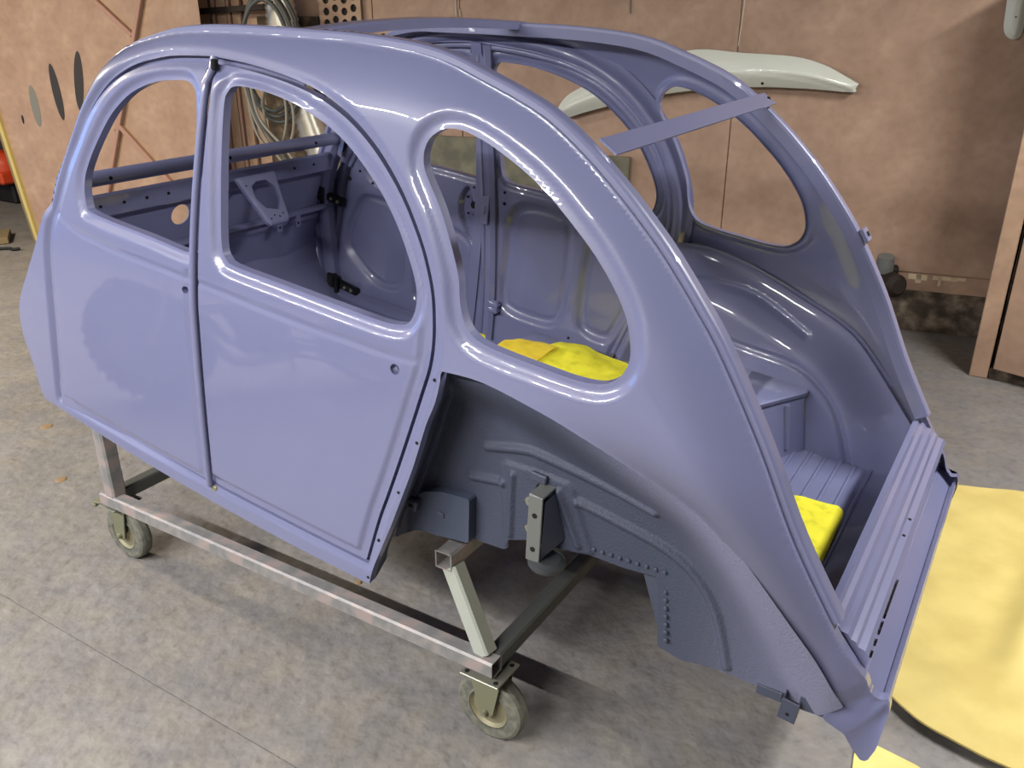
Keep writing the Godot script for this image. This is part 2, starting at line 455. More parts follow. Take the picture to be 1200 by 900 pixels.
func tube_light(at: Vector3, turn: float, power: float, tint: Color, label: String):
	var t := thing("tube_light", label, "lamp", at, "workshop tube lights")
	t.rotation.y = turn
	var h := Soup.new(); h.box(Vector3(1.5, 0.06, 0.12), Vector3(0, 0.05, 0), 0.01); part("housing", h.done(), M.ceiling, t)
	var e := std(Color(1, 1, 1), 0.5); e.emission_enabled = true; e.emission = tint; e.emission_energy_multiplier = 18.0
	var s := Soup.new(); s.tube(line3(Vector3(-0.7, 0, 0), Vector3(0.7, 0, 0), 2), 0.018, 12); part("tube", s.done(), e, t)
	var l := AreaLight3D.new(); l.name = "tube_glow"; t.add_child(l)
	l.area_size = Vector2(1.4, 0.05); l.rotation.x = -PI / 2; l.position.y = -0.025
	l.light_color = tint; l.light_energy = 20.0 * power; l.shadow_enabled = true
	l.area_range = 30.0; l.area_attenuation = 2.0

# ---------------------------------------------------------------- the car's side surface
func S(x: float, y: float) -> float:
	var w := 0.648
	if x < 0.35: w -= 0.028 * pow((0.35 - x) / 1.1, 2.0)
	else: w -= 0.05 * pow((x - 0.35) / 1.3, 2.2)
	w -= (0.088 - 0.03 * ss(0.0, 0.8, x)) * pow(maxf(0.0, y - 0.55) / 0.58, 1.6)
	return w - 0.012 * pow(maxf(0.0, 0.55 - y) / 0.55, 2.0)

func zbase(x: float, y: float, de: float) -> float:
	var z := S(x, y)
	var k := ss(-0.5, -0.1, x); var r := lerpf(0.05, 0.13, k)
	if de < r:
		var drop := 0.055
		if x < -0.3: drop = lerpf(0.02, 0.055, ss(0.67, 1.13, y))
		z -= drop * pow(1.0 - de / r, 2.2)
	return z

var E: PackedVector2Array; var AP: PackedVector2Array; var W1: PackedVector2Array; var W2: PackedVector2Array; var W3: PackedVector2Array
var BD: PackedVector2Array; var BODY: PackedVector2Array; var PE: PackedVector2Array

func curves():
	var pillar := pv([-0.618, 0.672, -0.594, 0.742, -0.562, 0.812, -0.527, 0.891, -0.496, 0.962, -0.457, 1.031, -0.433, 1.063, -0.398, 1.092])
	var pe := pv([-0.352, 1.116, -0.302, 1.135, -0.201, 1.165, -0.104, 1.181, 0.02, 1.195, 0.129, 1.205, 0.235, 1.214, 0.336, 1.222, 0.416, 1.226, 0.502, 1.228, 0.569, 1.226, 0.634, 1.218, 0.69, 1.205, 0.779, 1.183, 0.856, 1.158, 0.938, 1.115, 1.019, 1.062, 1.09, 1.008, 1.142, 0.964, 1.209, 0.899, 1.278, 0.824, 1.386, 0.68, 1.49, 0.518, 1.595, 0.377])
	var tail := pv([1.624, 0.341, 1.679, 0.281, 1.694, 0.25, 1.712, 0.238, 1.728, 0.248, 1.735, 0.218, 1.736, 0.153, 1.729, 0.124, 1.72, 0.12, 1.70, 0.14, 1.675, 0.175, 1.63, 0.2])
	PE = cr(pe, false, 5)
	var e := pillar.duplicate(); e.append_array(pe)
	E = cr(e, false, 5); E.append_array(tail.slice(0, 6))
	BD = cr(pv([0.746, 0.645, 0.847, 0.653, 0.981, 0.634, 1.078, 0.61, 1.172, 0.583, 1.286, 0.547, 1.354, 0.513, 1.42, 0.46, 1.52, 0.368, 1.587, 0.305, 1.653, 0.227]), false, 4)
	AP = cr(pv([-0.713, 0.027, -0.713, 0.027, -0.673, 0.269, -0.645, 0.466, -0.631, 0.547, -0.607, 0.622, -0.576, 0.674, -0.54, 0.751, -0.512, 0.815, -0.479, 0.873, -0.44, 0.945, -0.383, 1.014, -0.323, 1.061, -0.268, 1.089, -0.213, 1.107, -0.156, 1.121, -0.051, 1.136, 0.003, 1.14, 0.103, 1.142, 0.204, 1.139, 0.271, 1.134, 0.342, 1.124, 0.419, 1.102, 0.484, 1.071, 0.542, 1.031, 0.603, 0.973, 0.657, 0.901, 0.687, 0.846, 0.708, 0.79, 0.721, 0.712, 0.72, 0.646, 0.707, 0.582, 0.684, 0.49, 0.658, 0.392, 0.628, 0.286, 0.6, 0.192, 0.564, 0.045, 0.564, 0.045, -0.033, 0.032, -0.033, 0.032]), true, 4)
	W1 = cr(pv([-0.111, 1.075, -0.075, 1.077, -0.049, 1.063, -0.036, 1.02, -0.025, 0.945, -0.012, 0.839, -0.006, 0.723, -0.02, 0.692, -0.18, 0.693, -0.407, 0.694, -0.444, 0.712, -0.45, 0.773, -0.429, 0.829, -0.392, 0.893, -0.348, 0.956, -0.296, 1.005, -0.25, 1.034, -0.185, 1.06]), true, 4)
	W2 = cr(pv([0.052, 1.037, 0.06, 1.078, 0.086, 1.093, 0.173, 1.096, 0.268, 1.087, 0.353, 1.068, 0.414, 1.046, 0.466, 1.017, 0.532, 0.969, 0.586, 0.913, 0.628, 0.852, 0.65, 0.81, 0.66, 0.777, 0.658, 0.742, 0.645, 0.716, 0.615, 0.704, 0.55, 0.699, 0.3, 0.699, 0.13, 0.699, 0.098, 0.71, 0.083, 0.738, 0.07, 0.85]), true, 4)
	W3 = cr(pv([0.643, 1.021, 0.632, 1.046, 0.632, 1.07, 0.643, 1.092, 0.664, 1.108, 0.687, 1.114, 0.718, 1.113, 0.763, 1.103, 0.807, 1.088, 0.861, 1.065, 0.918, 1.033, 0.979, 0.99, 1.026, 0.953, 1.075, 0.905, 1.109, 0.86, 1.127, 0.817, 1.132, 0.787, 1.124, 0.757, 1.104, 0.735, 1.077, 0.723, 1.03, 0.718, 0.967, 0.719, 0.871, 0.722, 0.812, 0.731, 0.78, 0.757, 0.763, 0.796, 0.751, 0.846, 0.718, 0.914, 0.684, 0.969]), true, 4)
	BODY = E.duplicate()
	BODY.append_array(tail.slice(6))
	var b := BD.duplicate(); b.reverse(); BODY.append_array(b)
	BODY.append_array(cr(pv([0.747, 0.622, 0.739, 0.568, 0.719, 0.504, 0.694, 0.396, 0.667, 0.303, 0.64, 0.214, 0.613, 0.132, 0.582, 0.039, 0.572, -0.012]), false, 3))
	BODY.append_array(pv([0.3, -0.022, -0.006, -0.026, -0.3, -0.024, -0.758, -0.012, -0.805, -0.011]))
	BODY.append_array(cr(pv([-0.821, 0.014, -0.837, 0.113, -0.863, 0.202, -0.852, 0.302, -0.786, 0.405, -0.717, 0.502, -0.66, 0.593, -0.622, 0.665]), false, 3))

func step_in(d: float, a: float, b: float, depth: float) -> float:
	return -depth * (1.0 - ss(a, b, d))

func near_and_far_skins():
	var pc: Color = M.paint.albedo_color.srgb_to_linear()
	# body side: roof side, pillars, quarter panel, sill; aperture and quarter window cut out
	var bs := skin(Vector2(-0.9, -0.06), Vector2(1.77, 1.27), 0.0075, [[BODY, true, 0.05], [AP, true, 0.05], [W3, true, 0.06], [E, false, 0.14], [BD, false, 0.14]],
		func(_x: float, _y: float, d: PackedFloat32Array): return minf(minf(d[0], -d[1]), -d[2]),
		func(x: float, y: float, d: PackedFloat32Array):
			var z := zbase(x, y, d[3])
			z += step_in(-d[2], 0.012, 0.034, 0.013)
			z += step_in(-d[1], 0.004, 0.018, lerpf(0.013, 0.006, ss(-0.35, 0.1, x)))
			z -= 0.028 * ss(1.62, 1.74, x)
			z -= 0.0155 * pow(1.0 - minf(d[4] / 0.06, 1.0), 2.0) * ss(0.9, 1.3, x)
			return z, 0.022,
		func(x: float, y: float, d: PackedFloat32Array):   # overspray of the dark underbody coat along the lower edge of the quarter panel
			var t := ss(0.12, 0.0, d[4]) * 0.7 * ss(0.95, 1.25, x) * ss(1.72, 1.5, x)
			return pc.lerp(Color(0.10, 0.105, 0.15), t))
	part("body_side", skin_mesh(bs, 1.0), M.paint_v, car)
	part("body_side", skin_mesh(bs, -1.0), M.paint_v, car)
	# doors
	var crease := pv([-0.56, 0.66, -0.514, 0.642, -0.468, 0.632, -0.363, 0.626, -0.286, 0.625, -0.02, 0.629])
	var door1 := skin(Vector2(-0.75, 0.0), Vector2(0.03, 1.17), 0.0068, [[AP, true, 0.06], [E, false, 0.14], [W1, true, 0.06], [crease, false, 0.03]],
		func(x: float, y: float, d: PackedFloat32Array): return minf(minf(minf(d[0] - 0.008 - 0.006 * ss(0.9, 1.1, y), -0.0145 - x), -d[2]), Vector2(x + 0.034, y - 0.597).length() - 0.0095),
		func(x: float, y: float, d: PackedFloat32Array):
			var z := zbase(x, y, d[1])
			var ed := minf(d[0] - 0.006, -0.0145 - x)
			z += step_in(ed, 0.012, 0.022, 0.005) if y < 0.65 else step_in(d[0] - 0.006, 0.010, 0.02, 0.005)
			z += step_in(-d[2], 0.010, 0.024, 0.011)
			if d[3] < 0.009: z -= 0.0035 * pow(1.0 - pow(d[3] / 0.009, 2.0), 1.0)
			return z, 0.022)
	var crease2 := pv([0.02, 0.63, 0.36, 0.629, 0.479, 0.634, 0.575, 0.636, 0.681, 0.643])
	var door2 := skin(Vector2(-0.03, 0.0), Vector2(0.76, 1.17), 0.0068, [[AP, true, 0.06], [E, false, 0.14], [W2, true, 0.06], [crease2, false, 0.03]],
		func(x: float, y: float, d: PackedFloat32Array): return minf(minf(minf(d[0] - 0.009 - 0.003 * ss(0.9, 1.1, y), x - 0.0165), -d[2]), Vector2(x - 0.63, y - 0.61).length() - 0.0125),
		func(x: float, y: float, d: PackedFloat32Array):
			var z := zbase(x, y, d[1])
			var ed := d[0] - 0.009
			z += step_in(ed, 0.020, 0.032, 0.007)
			z += step_in(-d[2], 0.012, 0.028, 0.012)
			if d[3] < 0.009 and d[0] > 0.04: z -= 0.0035 * (1.0 - pow(d[3] / 0.009, 2.0))
			return z, 0.022)
	for sd in [1.0, -1.0]:
		part("front_door", skin_mesh(door1, sd), M.paint, car)
		part("rear_door", skin_mesh(door2, sd), M.paint, car)
		# half-round bead down the centre pillar, and a strip behind the door gap
		var p := PackedVector3Array(); var q := PackedVector3Array()
		for k in 41:
			var y := lerpf(0.03, 1.143, k / 40.0); var z := zbase(0.0, y, 0.06 if y > 1.1 else 1.0)
			p.append(Vector3(0.0, y, sd * (z + 0.001))); q.append(Vector3(0.001, y, sd * (z - 0.034)))
		var s := Soup.new(); s.tube(p, 0.0095, 12, Vector3(0, 0, 1)); part("pillar_bead", s.done(), M.paint, car)
		s = Soup.new(); s.sweep(q, Vector3(0, 0, 1), pv([-0.02, -0.004, -0.02, 0.004, 0.02, 0.004, 0.02, -0.004])); part("centre_pillar", s.done(), M.paint, car)
	var gapc := cr(pv([-0.715, 0.03, -0.675, 0.269, -0.647, 0.466, -0.609, 0.622, -0.578, 0.674, -0.514, 0.815, -0.442, 0.945, -0.385, 1.014, -0.325, 1.061, -0.268, 1.089, -0.156, 1.121, -0.051, 1.136, 0.103, 1.142, 0.26, 1.135]), false, 5)
	var gp := PackedVector3Array(); var gu := []
	for k in gapc.size():
		var tg := (gapc[mini(k + 1, gapc.size() - 1)] - gapc[maxi(k - 1, 0)]).normalized()
		gp.append(Vector3(gapc[k].x, gapc[k].y, zbase(gapc[k].x, gapc[k].y, 0.06) - 0.030)); gu.append(Vector3(-tg.y, tg.x, 0))
	var gs := Soup.new(); gs.sweep(gp, gu, pv([-0.003, -0.03, -0.003, 0.02, 0.003, 0.02, 0.003, -0.03])); part("door_channel", gs.done(), M.paint, car)
	# rust-brown hinge pin at the foot of the pillar, dark plug at its head
	var bl := Soup.new(); bl.box(Vector3(0.022, 0.018, 0.012), Vector3(0.013, 0.022, 0.628), 0.003); tag(part("pillar_foot_clip", bl.done(), M.hub, car), "tan clip at the foot of the pillar")
	bl = Soup.new(); bl.box(Vector3(0.014, 0.024, 0.014), Vector3(0.016, 1.128, 0.556), 0.003); part("pillar_plug", bl.done(), M.hole, car)
	# inner wheel housing: outer face in dark underbody coat (near side), inner face painted (far side)
	var low := pv([0.531, 0.028, 0.569, 0.075, 0.611, 0.111, 0.66, 0.132, 0.714, 0.139, 0.775, 0.159, 0.88, 0.187, 0.893, 0.2, 0.893, 0.226, 0.942, 0.252, 1.062, 0.274, 1.094, 0.278, 1.174, 0.282, 1.244, 0.294, 1.252, 0.27, 1.278, 0.116, 1.336, 0.106, 1.42, 0.13, 1.503, 0.15, 1.592, 0.18, 1.625, 0.195])
	var hp := PackedVector2Array()
	for q in BD: hp.append(q + Vector2(0.006, 0.008))
	var l2 := low.duplicate(); l2.reverse(); hp.append_array(l2); hp.append_array(pv([0.545, 0.05, 0.58, 0.2, 0.635, 0.4, 0.68, 0.58, 0.70, 0.66]))
	var bead1 := cr(pv([0.803, 0.433, 0.905, 0.472, 0.96, 0.476, 1.083, 0.466, 1.217, 0.454]), false, 4)
	var bead2 := pv([0.766, 0.335, 0.859, 0.366])
	var bead3 := cr(pv([1.05, 0.40, 1.133, 0.391, 1.249, 0.372, 1.322, 0.336, 1.381, 0.264, 1.428, 0.152]), false, 4)
	var plate := pv([0.848, 0.408, 0.862, 0.424, 0.944, 0.436, 1.02, 0.437, 1.035, 0.425, 1.10, 0.285, 1.06, 0.27, 0.9, 0.226, 0.885, 0.195])
	var pb1 := pv([0.886, 0.402, 0.897, 0.245]); var pb2 := pv([1.003, 0.41, 1.066, 0.295])
	var hz := func(x: float, y: float, d: PackedFloat32Array):
		var z: float = S(x, y) - 0.016 - 0.028 * ss(1.62, 1.74, x) - 0.086 * ss(0.0, 0.15, d[1]) * ss(1.75, 1.35, x) - 0.03 * ss(0.95, 0.70, x)
		for k in [2, 3, 4]:
			if d[k] < 0.014: z += 0.010 * (1.0 - ss(0.003, 0.0135, d[k]))
		return z
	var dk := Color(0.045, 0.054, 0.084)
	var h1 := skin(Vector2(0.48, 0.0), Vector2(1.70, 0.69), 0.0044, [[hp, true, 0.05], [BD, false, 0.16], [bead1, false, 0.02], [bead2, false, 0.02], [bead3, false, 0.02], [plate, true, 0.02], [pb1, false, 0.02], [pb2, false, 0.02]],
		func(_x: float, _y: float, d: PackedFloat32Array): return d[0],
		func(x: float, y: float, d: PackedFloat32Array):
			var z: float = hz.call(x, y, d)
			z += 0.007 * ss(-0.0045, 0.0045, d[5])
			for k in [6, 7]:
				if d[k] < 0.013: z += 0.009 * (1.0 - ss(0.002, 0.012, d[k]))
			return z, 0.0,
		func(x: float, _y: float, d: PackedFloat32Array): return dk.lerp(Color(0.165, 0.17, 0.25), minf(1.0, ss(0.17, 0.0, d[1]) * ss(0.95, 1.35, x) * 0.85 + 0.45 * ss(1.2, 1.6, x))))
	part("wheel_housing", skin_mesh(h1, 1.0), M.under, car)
	# return flange behind the door post
	var pst := cr(pv([0.749, 0.66, 0.747, 0.622, 0.739, 0.568, 0.719, 0.504, 0.694, 0.396, 0.667, 0.303, 0.64, 0.214, 0.613, 0.132, 0.582, 0.039, 0.574, -0.008]), false, 4)
	var V := PackedVector3Array(); var N := PackedVector3Array(); var I := PackedInt32Array()
	for k in pst.size():
		var tg := (pst[mini(k + 1, pst.size() - 1)] - pst[maxi(k - 1, 0)]).normalized(); var z := S(pst[k].x, pst[k].y)
		for q in [[0.0, 0.0], [-0.004, -0.03], [-0.03, -0.10]]: V.append(Vector3(pst[k].x + q[0], pst[k].y, z + q[1])); N.append(Vector3(-tg.y, tg.x, 0.15).normalized())
		if k > 0:
			for e in 2:
				var q := 3 * (k - 1) + e; I.append_array([q, q + 1, q + 3, q + 1, q + 4, q + 3])
	part("post_return", mesh_of(V, N, I), M.under_plain, car)
	for q in [Vector2(0.733, 0.62), Vector2(0.699, 0.455), Vector2(0.655, 0.305), Vector2(0.60, 0.14), Vector2(0.568, 0.008)]:
		var hh := Soup.new(); hh.lathe(pv([0.0, 0.0006, 0.004, 0.0006, 0.004, -0.003]), Vector3(q.x, q.y, S(q.x, q.y) + 0.0003), Vector3(0, 0, 1), 12); part("hole_rim", hh.done(), M.hole, car)
	var hp2 := PackedVector2Array()
	for q in BD: hp2.append(q + Vector2(0.006, 0.008))
	hp2.append_array(pv([1.66, 0.12, 1.5, 0.10, 0.92, 0.10, 0.88, 0.4, 0.79, 0.60, 0.735, 0.655]))
	var h2 := skin(Vector2(0.55, 0.05), Vector2(1.72, 0.69), 0.0065, [[hp2, true, 0.05], [BD, false, 0.16], [cr(pv([0.85, 0.563, 0.915, 0.566, 1.042, 0.556, 1.222, 0.488]), false, 4), false, 0.02], [pv([0, 0, 0.01, 0]), false, 0.02], [cr(pv([0.93, 0.42, 1.0, 0.413, 1.077, 0.409, 1.225, 0.402, 1.333, 0.341, 1.392, 0.264, 1.443, 0.15]), false, 4), false, 0.02]],
		func(_x: float, _y: float, d: PackedFloat32Array): return d[0],
		func(x: float, y: float, d: PackedFloat32Array): return hz.call(x, y, d) - 0.007, 0.0)
	part("wheel_housing", skin_mesh(h2, -1.0), M.paint, car)

# ---------------------------------------------------------------- far side seen from inside
func zi(x: float, y: float) -> float: return -(S(x, y) - 0.03)

func far_inside():
	# ribbed channel round the far door opening
	var arc := AP.slice(36, 150)
	var ch := PackedVector3Array(); var up := []
	var cv := cr(pv([-0.62, 0.62, -0.56, 0.72, -0.47, 0.90, -0.40, 1.01, -0.323, 1.072, -0.213, 1.12, -0.051, 1.15, 0.103, 1.156, 0.25, 1.15, 0.37, 1.13, 0.47, 1.092, 0.552, 1.04, 0.62, 0.975, 0.675, 0.9, 0.72, 0.8, 0.735, 0.712, 0.733, 0.64, 0.715, 0.54, 0.67, 0.38, 0.62, 0.2]), false, 6)
	for k in cv.size():
		var t := (cv[mini(k + 1, cv.size() - 1)] - cv[maxi(k - 1, 0)]).normalized()
		ch.append(Vector3(cv[k].x, cv[k].y, -(S(cv[k].x, cv[k].y) - 0.012))); up.append(Vector3(-t.y, t.x, 0))
	var s := Soup.new()   # a along +z (inboard), b away from the opening
	s.sweep(ch, up, cr(pv([0.0, -0.03, 0.018, -0.03, 0.022, -0.018, 0.016, -0.012, 0.026, -0.004, 0.034, 0.008, 0.03, 0.02, 0.018, 0.028, 0.008, 0.036, 0.0, 0.05]), false, 3), false, true, false)
	part("door_channel", s.done(), M.paint, car)
	# centre pillar inside, leaning a little to the rear at its foot
	s = Soup.new()
	var pp := PackedVector3Array()
	for k in 31:
		var y := lerpf(0.08, 1.14, k / 30.0); pp.append(Vector3(0.02 + 0.06 * ss(0.9, 0.1, y), y, zi(0.02, y) + 0.012))
	s.sweep(pp, Vector3(0, 0, 1), pv([-0.03, -0.02, -0.03, 0.0, -0.014, 0.008, -0.010, 0.003, 0.010, 0.003, 0.014, 0.008, 0.03, 0.0, 0.03, -0.02]))
	part("inner_pillar", s.done(), M.paint, car)
	# front door inner panel
	var kid := cr(pv([-0.008, 0.655, -0.045, 0.63, -0.062, 0.575, -0.05, 0.52, -0.015, 0.47, -0.005, 0.475, -0.03, 0.53]), true, 4)
	kid = cr(pv([-0.055, 0.645, -0.085, 0.6, -0.085, 0.545, -0.055, 0.48, -0.025, 0.445, 0.0, 0.46, 0.0, 0.5, -0.03, 0.575]), true, 5)
	var rec1 := cr(pv([-0.61, 0.29, -0.605, 0.37, -0.55, 0.485, -0.49, 0.51, -0.40, 0.50, -0.35, 0.45, -0.335, 0.3, -0.345, 0.19, -0.40, 0.165, -0.47, 0.175, -0.56, 0.235]), true, 5)
	var rec2 := cr(pv([-0.27, 0.19, -0.275, 0.33, -0.24, 0.43, -0.17, 0.475, -0.08, 0.465, -0.03, 0.42, -0.015, 0.32, -0.02, 0.21, -0.06, 0.17, -0.16, 0.155, -0.24, 0.16]), true, 5)
	var rec3 := cr(pv([-0.52, 0.62, -0.40, 0.585, -0.31, 0.56, -0.31, 0.53, -0.40, 0.545, -0.5, 0.575]), true, 4)
	var d1 := skin(Vector2(-0.75, 0.0), Vector2(0.08, 1.17), 0.0068, [[AP, true, 0.06], [W1, true, 0.06], [kid, true, 0.05], [rec1, true, 0.06], [rec2, true, 0.06], [rec3, true, 0.04]],
		func(x: float, _y: float, d: PackedFloat32Array): return minf(minf(d[0] - 0.012, 0.045 - x), -d[1]),
		func(x: float, y: float, d: PackedFloat32Array): return S(x, y) - 0.030 - step_in(-d[1], 0.01, 0.03, 0.012) + 0.017 * (ss(-0.004, 0.004, d[2]) + ss(-0.016, 0.008, d[3]) + ss(-0.016, 0.008, d[4]) + 0.6 * ss(-0.008, 0.006, d[5])) - 0.004 * (ss(0.014, 0.02, d[3]) + ss(0.014, 0.02, d[4])) + 0.012 * (1.0 - ss(0.0, 0.02, d[0] - 0.012)))
	var p1 := part("front_door_lining", skin_mesh(d1, -1.0), M.paint, car)
	var rr1 := cr(pv([0.125, 0.28, 0.12, 0.45, 0.125, 0.57, 0.17, 0.625, 0.26, 0.635, 0.345, 0.62, 0.37, 0.55, 0.375, 0.40, 0.375, 0.285, 0.34, 0.235, 0.25, 0.225, 0.16, 0.235]), true, 5)
	var rr2 := cr(pv([0.445, 0.29, 0.44, 0.45, 0.455, 0.58, 0.52, 0.61, 0.60, 0.60, 0.63, 0.53, 0.625, 0.42, 0.59, 0.29, 0.555, 0.24, 0.48, 0.245]), true, 5)
	var d2 := skin(Vector2(-0.03, 0.0), Vector2(0.76, 1.17), 0.0068, [[AP, true, 0.06], [W2, true, 0.06], [rr1, true, 0.06], [rr2, true, 0.06]],
		func(x: float, _y: float, d: PackedFloat32Array): return minf(minf(d[0] - 0.012, x - 0.045), -d[1]),
		func(x: float, y: float, d: PackedFloat32Array): return S(x, y) - 0.030 - step_in(-d[1], 0.01, 0.03, 0.012) + 0.018 * (ss(-0.02, 0.008, d[2]) + ss(-0.02, 0.008, d[3])) - 0.004 * (ss(0.018, 0.024, d[2]) + ss(0.018, 0.024, d[3])) + 0.012 * (1.0 - ss(0.0, 0.02, d[0] - 0.012)))
	var p2 := part("rear_door_lining", skin_mesh(d2, -1.0), M.paint, car)
	# latch plates, holes and hinges
	for q in [[-0.028, 0.585, 0.013, p1], [-0.055, 0.61, 0.005, p1], [-0.03, 0.65, 0.004, p1], [-0.05, 0.55, 0.004, p1], [0.098, 0.66, 0.005, p2], [0.10, 0.62, 0.006, p2], [0.11, 0.20, 0.006, p2], [0.42, 0.205, 0.005, p2], [-0.03, 1.11, 0.005, p1], [0.02, 1.125, 0.005, p2], [-0.6, 0.56, 0.008, p1], [-0.55, 0.6, 0.005, p1], [-0.49, 0.565, 0.004, p1]]:
		var z := zi(q[0], q[1])
		var sp := Soup.new(); sp.lathe(pv([0.0, 0.002, q[2], 0.002, q[2], -0.004]), Vector3(q[0], q[1], z), Vector3(0, 0, 1), 14); part("hole_rim", sp.done(), M.hole, q[3])
	s = Soup.new(); s.box(Vector3(0.035, 0.10, 0.008), Vector3(0.032, 0.585, zi(0.03, 0.585) + 0.022), 0.003); s.box(Vector3(0.012, 0.03, 0.01), Vector3(0.032, 0.585, zi(0.03, 0.585) + 0.024), 0.003)
	part("striker_plate", s.done(), M.paint, car)
	s = Soup.new(); s.box(Vector3(0.04, 0.05, 0.02), Vector3(0.105, 0.235, zi(0.1, 0.24) + 0.012), 0.004); s.box(Vector3(0.05, 0.012, 0.028), Vector3(0.105, 0.245, zi(0.1, 0.24) + 0.016), 0.003); s.box(Vector3(0.05, 0.012, 0.028), Vector3(0.105, 0.222, zi(0.1, 0.24) + 0.016), 0.003)
	part("door_stop", s.done(), M.paint, car)
	for h in [Vector3(-0.70, 0.475, 0), Vector3(-0.62, 0.125, 0)]:
		var z := zi(h.x, h.y)
		s = Soup.new(); s.box(Vector3(0.12, 0.035, 0.022), Vector3(h.x + 0.03, h.y - 0.005, z + 0.015), 0.005, Basis(Vector3(0, 0, 1), -0.12)); s.box(Vector3(0.04, 0.06, 0.03), Vector3(h.x - 0.035, h.y + 0.012, z + 0.03), 0.006)
		s.tube(line3(Vector3(h.x - 0.01, h.y - 0.035, z + 0.03), Vector3(h.x - 0.01, h.y + 0.035, z + 0.03)), 0.011, 12)
		var hg := part("door_hinge", s.done(), M.black, car); tag(hg, "bare black metal door hinge")
		for k in 2:
			var b := Soup.new(); b.lathe(pv([0.0, 0.006, 0.005, 0.006, 0.007, 0.0]), Vector3(h.x + 0.03 + k * 0.035, h.y - 0.006 - k * 0.004, z + 0.026), Vector3(0, 0, 1), 10); part("bolt", b.done(), M.zinc, hg)
	# curved windscreen-post channel inside the far front door opening
	s = Soup.new(); var jp := []
	for q in [[-0.63, 0.80], [-0.665, 0.72], [-0.71, 0.62], [-0.735, 0.52], [-0.735, 0.42], [-0.715, 0.28], [-0.69, 0.15], [-0.675, 0.06]]: jp.append(Vector3(q[0], q[1], zi(q[0], q[1]) + 0.004))
	s.sweep(spline3(jp, 6), Vector3(0, 0, 1), pv([-0.055, -0.01, -0.05, 0.018, -0.03, 0.03, -0.012, 0.03, -0.006, 0.012, 0.012, 0.01, 0.018, 0.022, 0.03, 0.022, 0.036, -0.01]), false, false, false)
	part("windscreen_post", s.done(), M.paint, car)
	# sill member along the floor
	for sd in [-1.0, 1.0]:
		s = Soup.new()
		s.sweep(line3(Vector3(-0.70, 0.0, sd * 0.585), Vector3(0.50, 0.0, sd * 0.595), 4), Vector3(0, 1, 0), pv([-0.025, 0.0, -0.025, 0.09, 0.0, 0.105, 0.025, 0.09, 0.025, 0.0]))
		part("inner_sill", s.done(), M.paint, car)

func dome(r: float, h: float, at: Vector3, ax: Vector3) -> ArrayMesh:
	var s := Soup.new(); s.lathe(pv([0.0, h, r * 0.6, h * 0.8, r, 0.0, r, -0.003]), at, ax, 10); return s.done()

# ---------------------------------------------------------------- rails, header, bows
func edge3(c: PackedVector2Array, sd: float, extra := 0.0) -> Array:
	var p := PackedVector3Array(); var up := []
	for k in c.size():
		var t := (c[mini(k + 1, c.size() - 1)] - c[maxi(k - 1, 0)]).normalized()
		p.append(Vector3(c[k].x, c[k].y, sd * (zbase(c[k].x, c[k].y, 0.0) + extra))); up.append(Vector3(-t.y, t.x, 0))
	return [p, up]

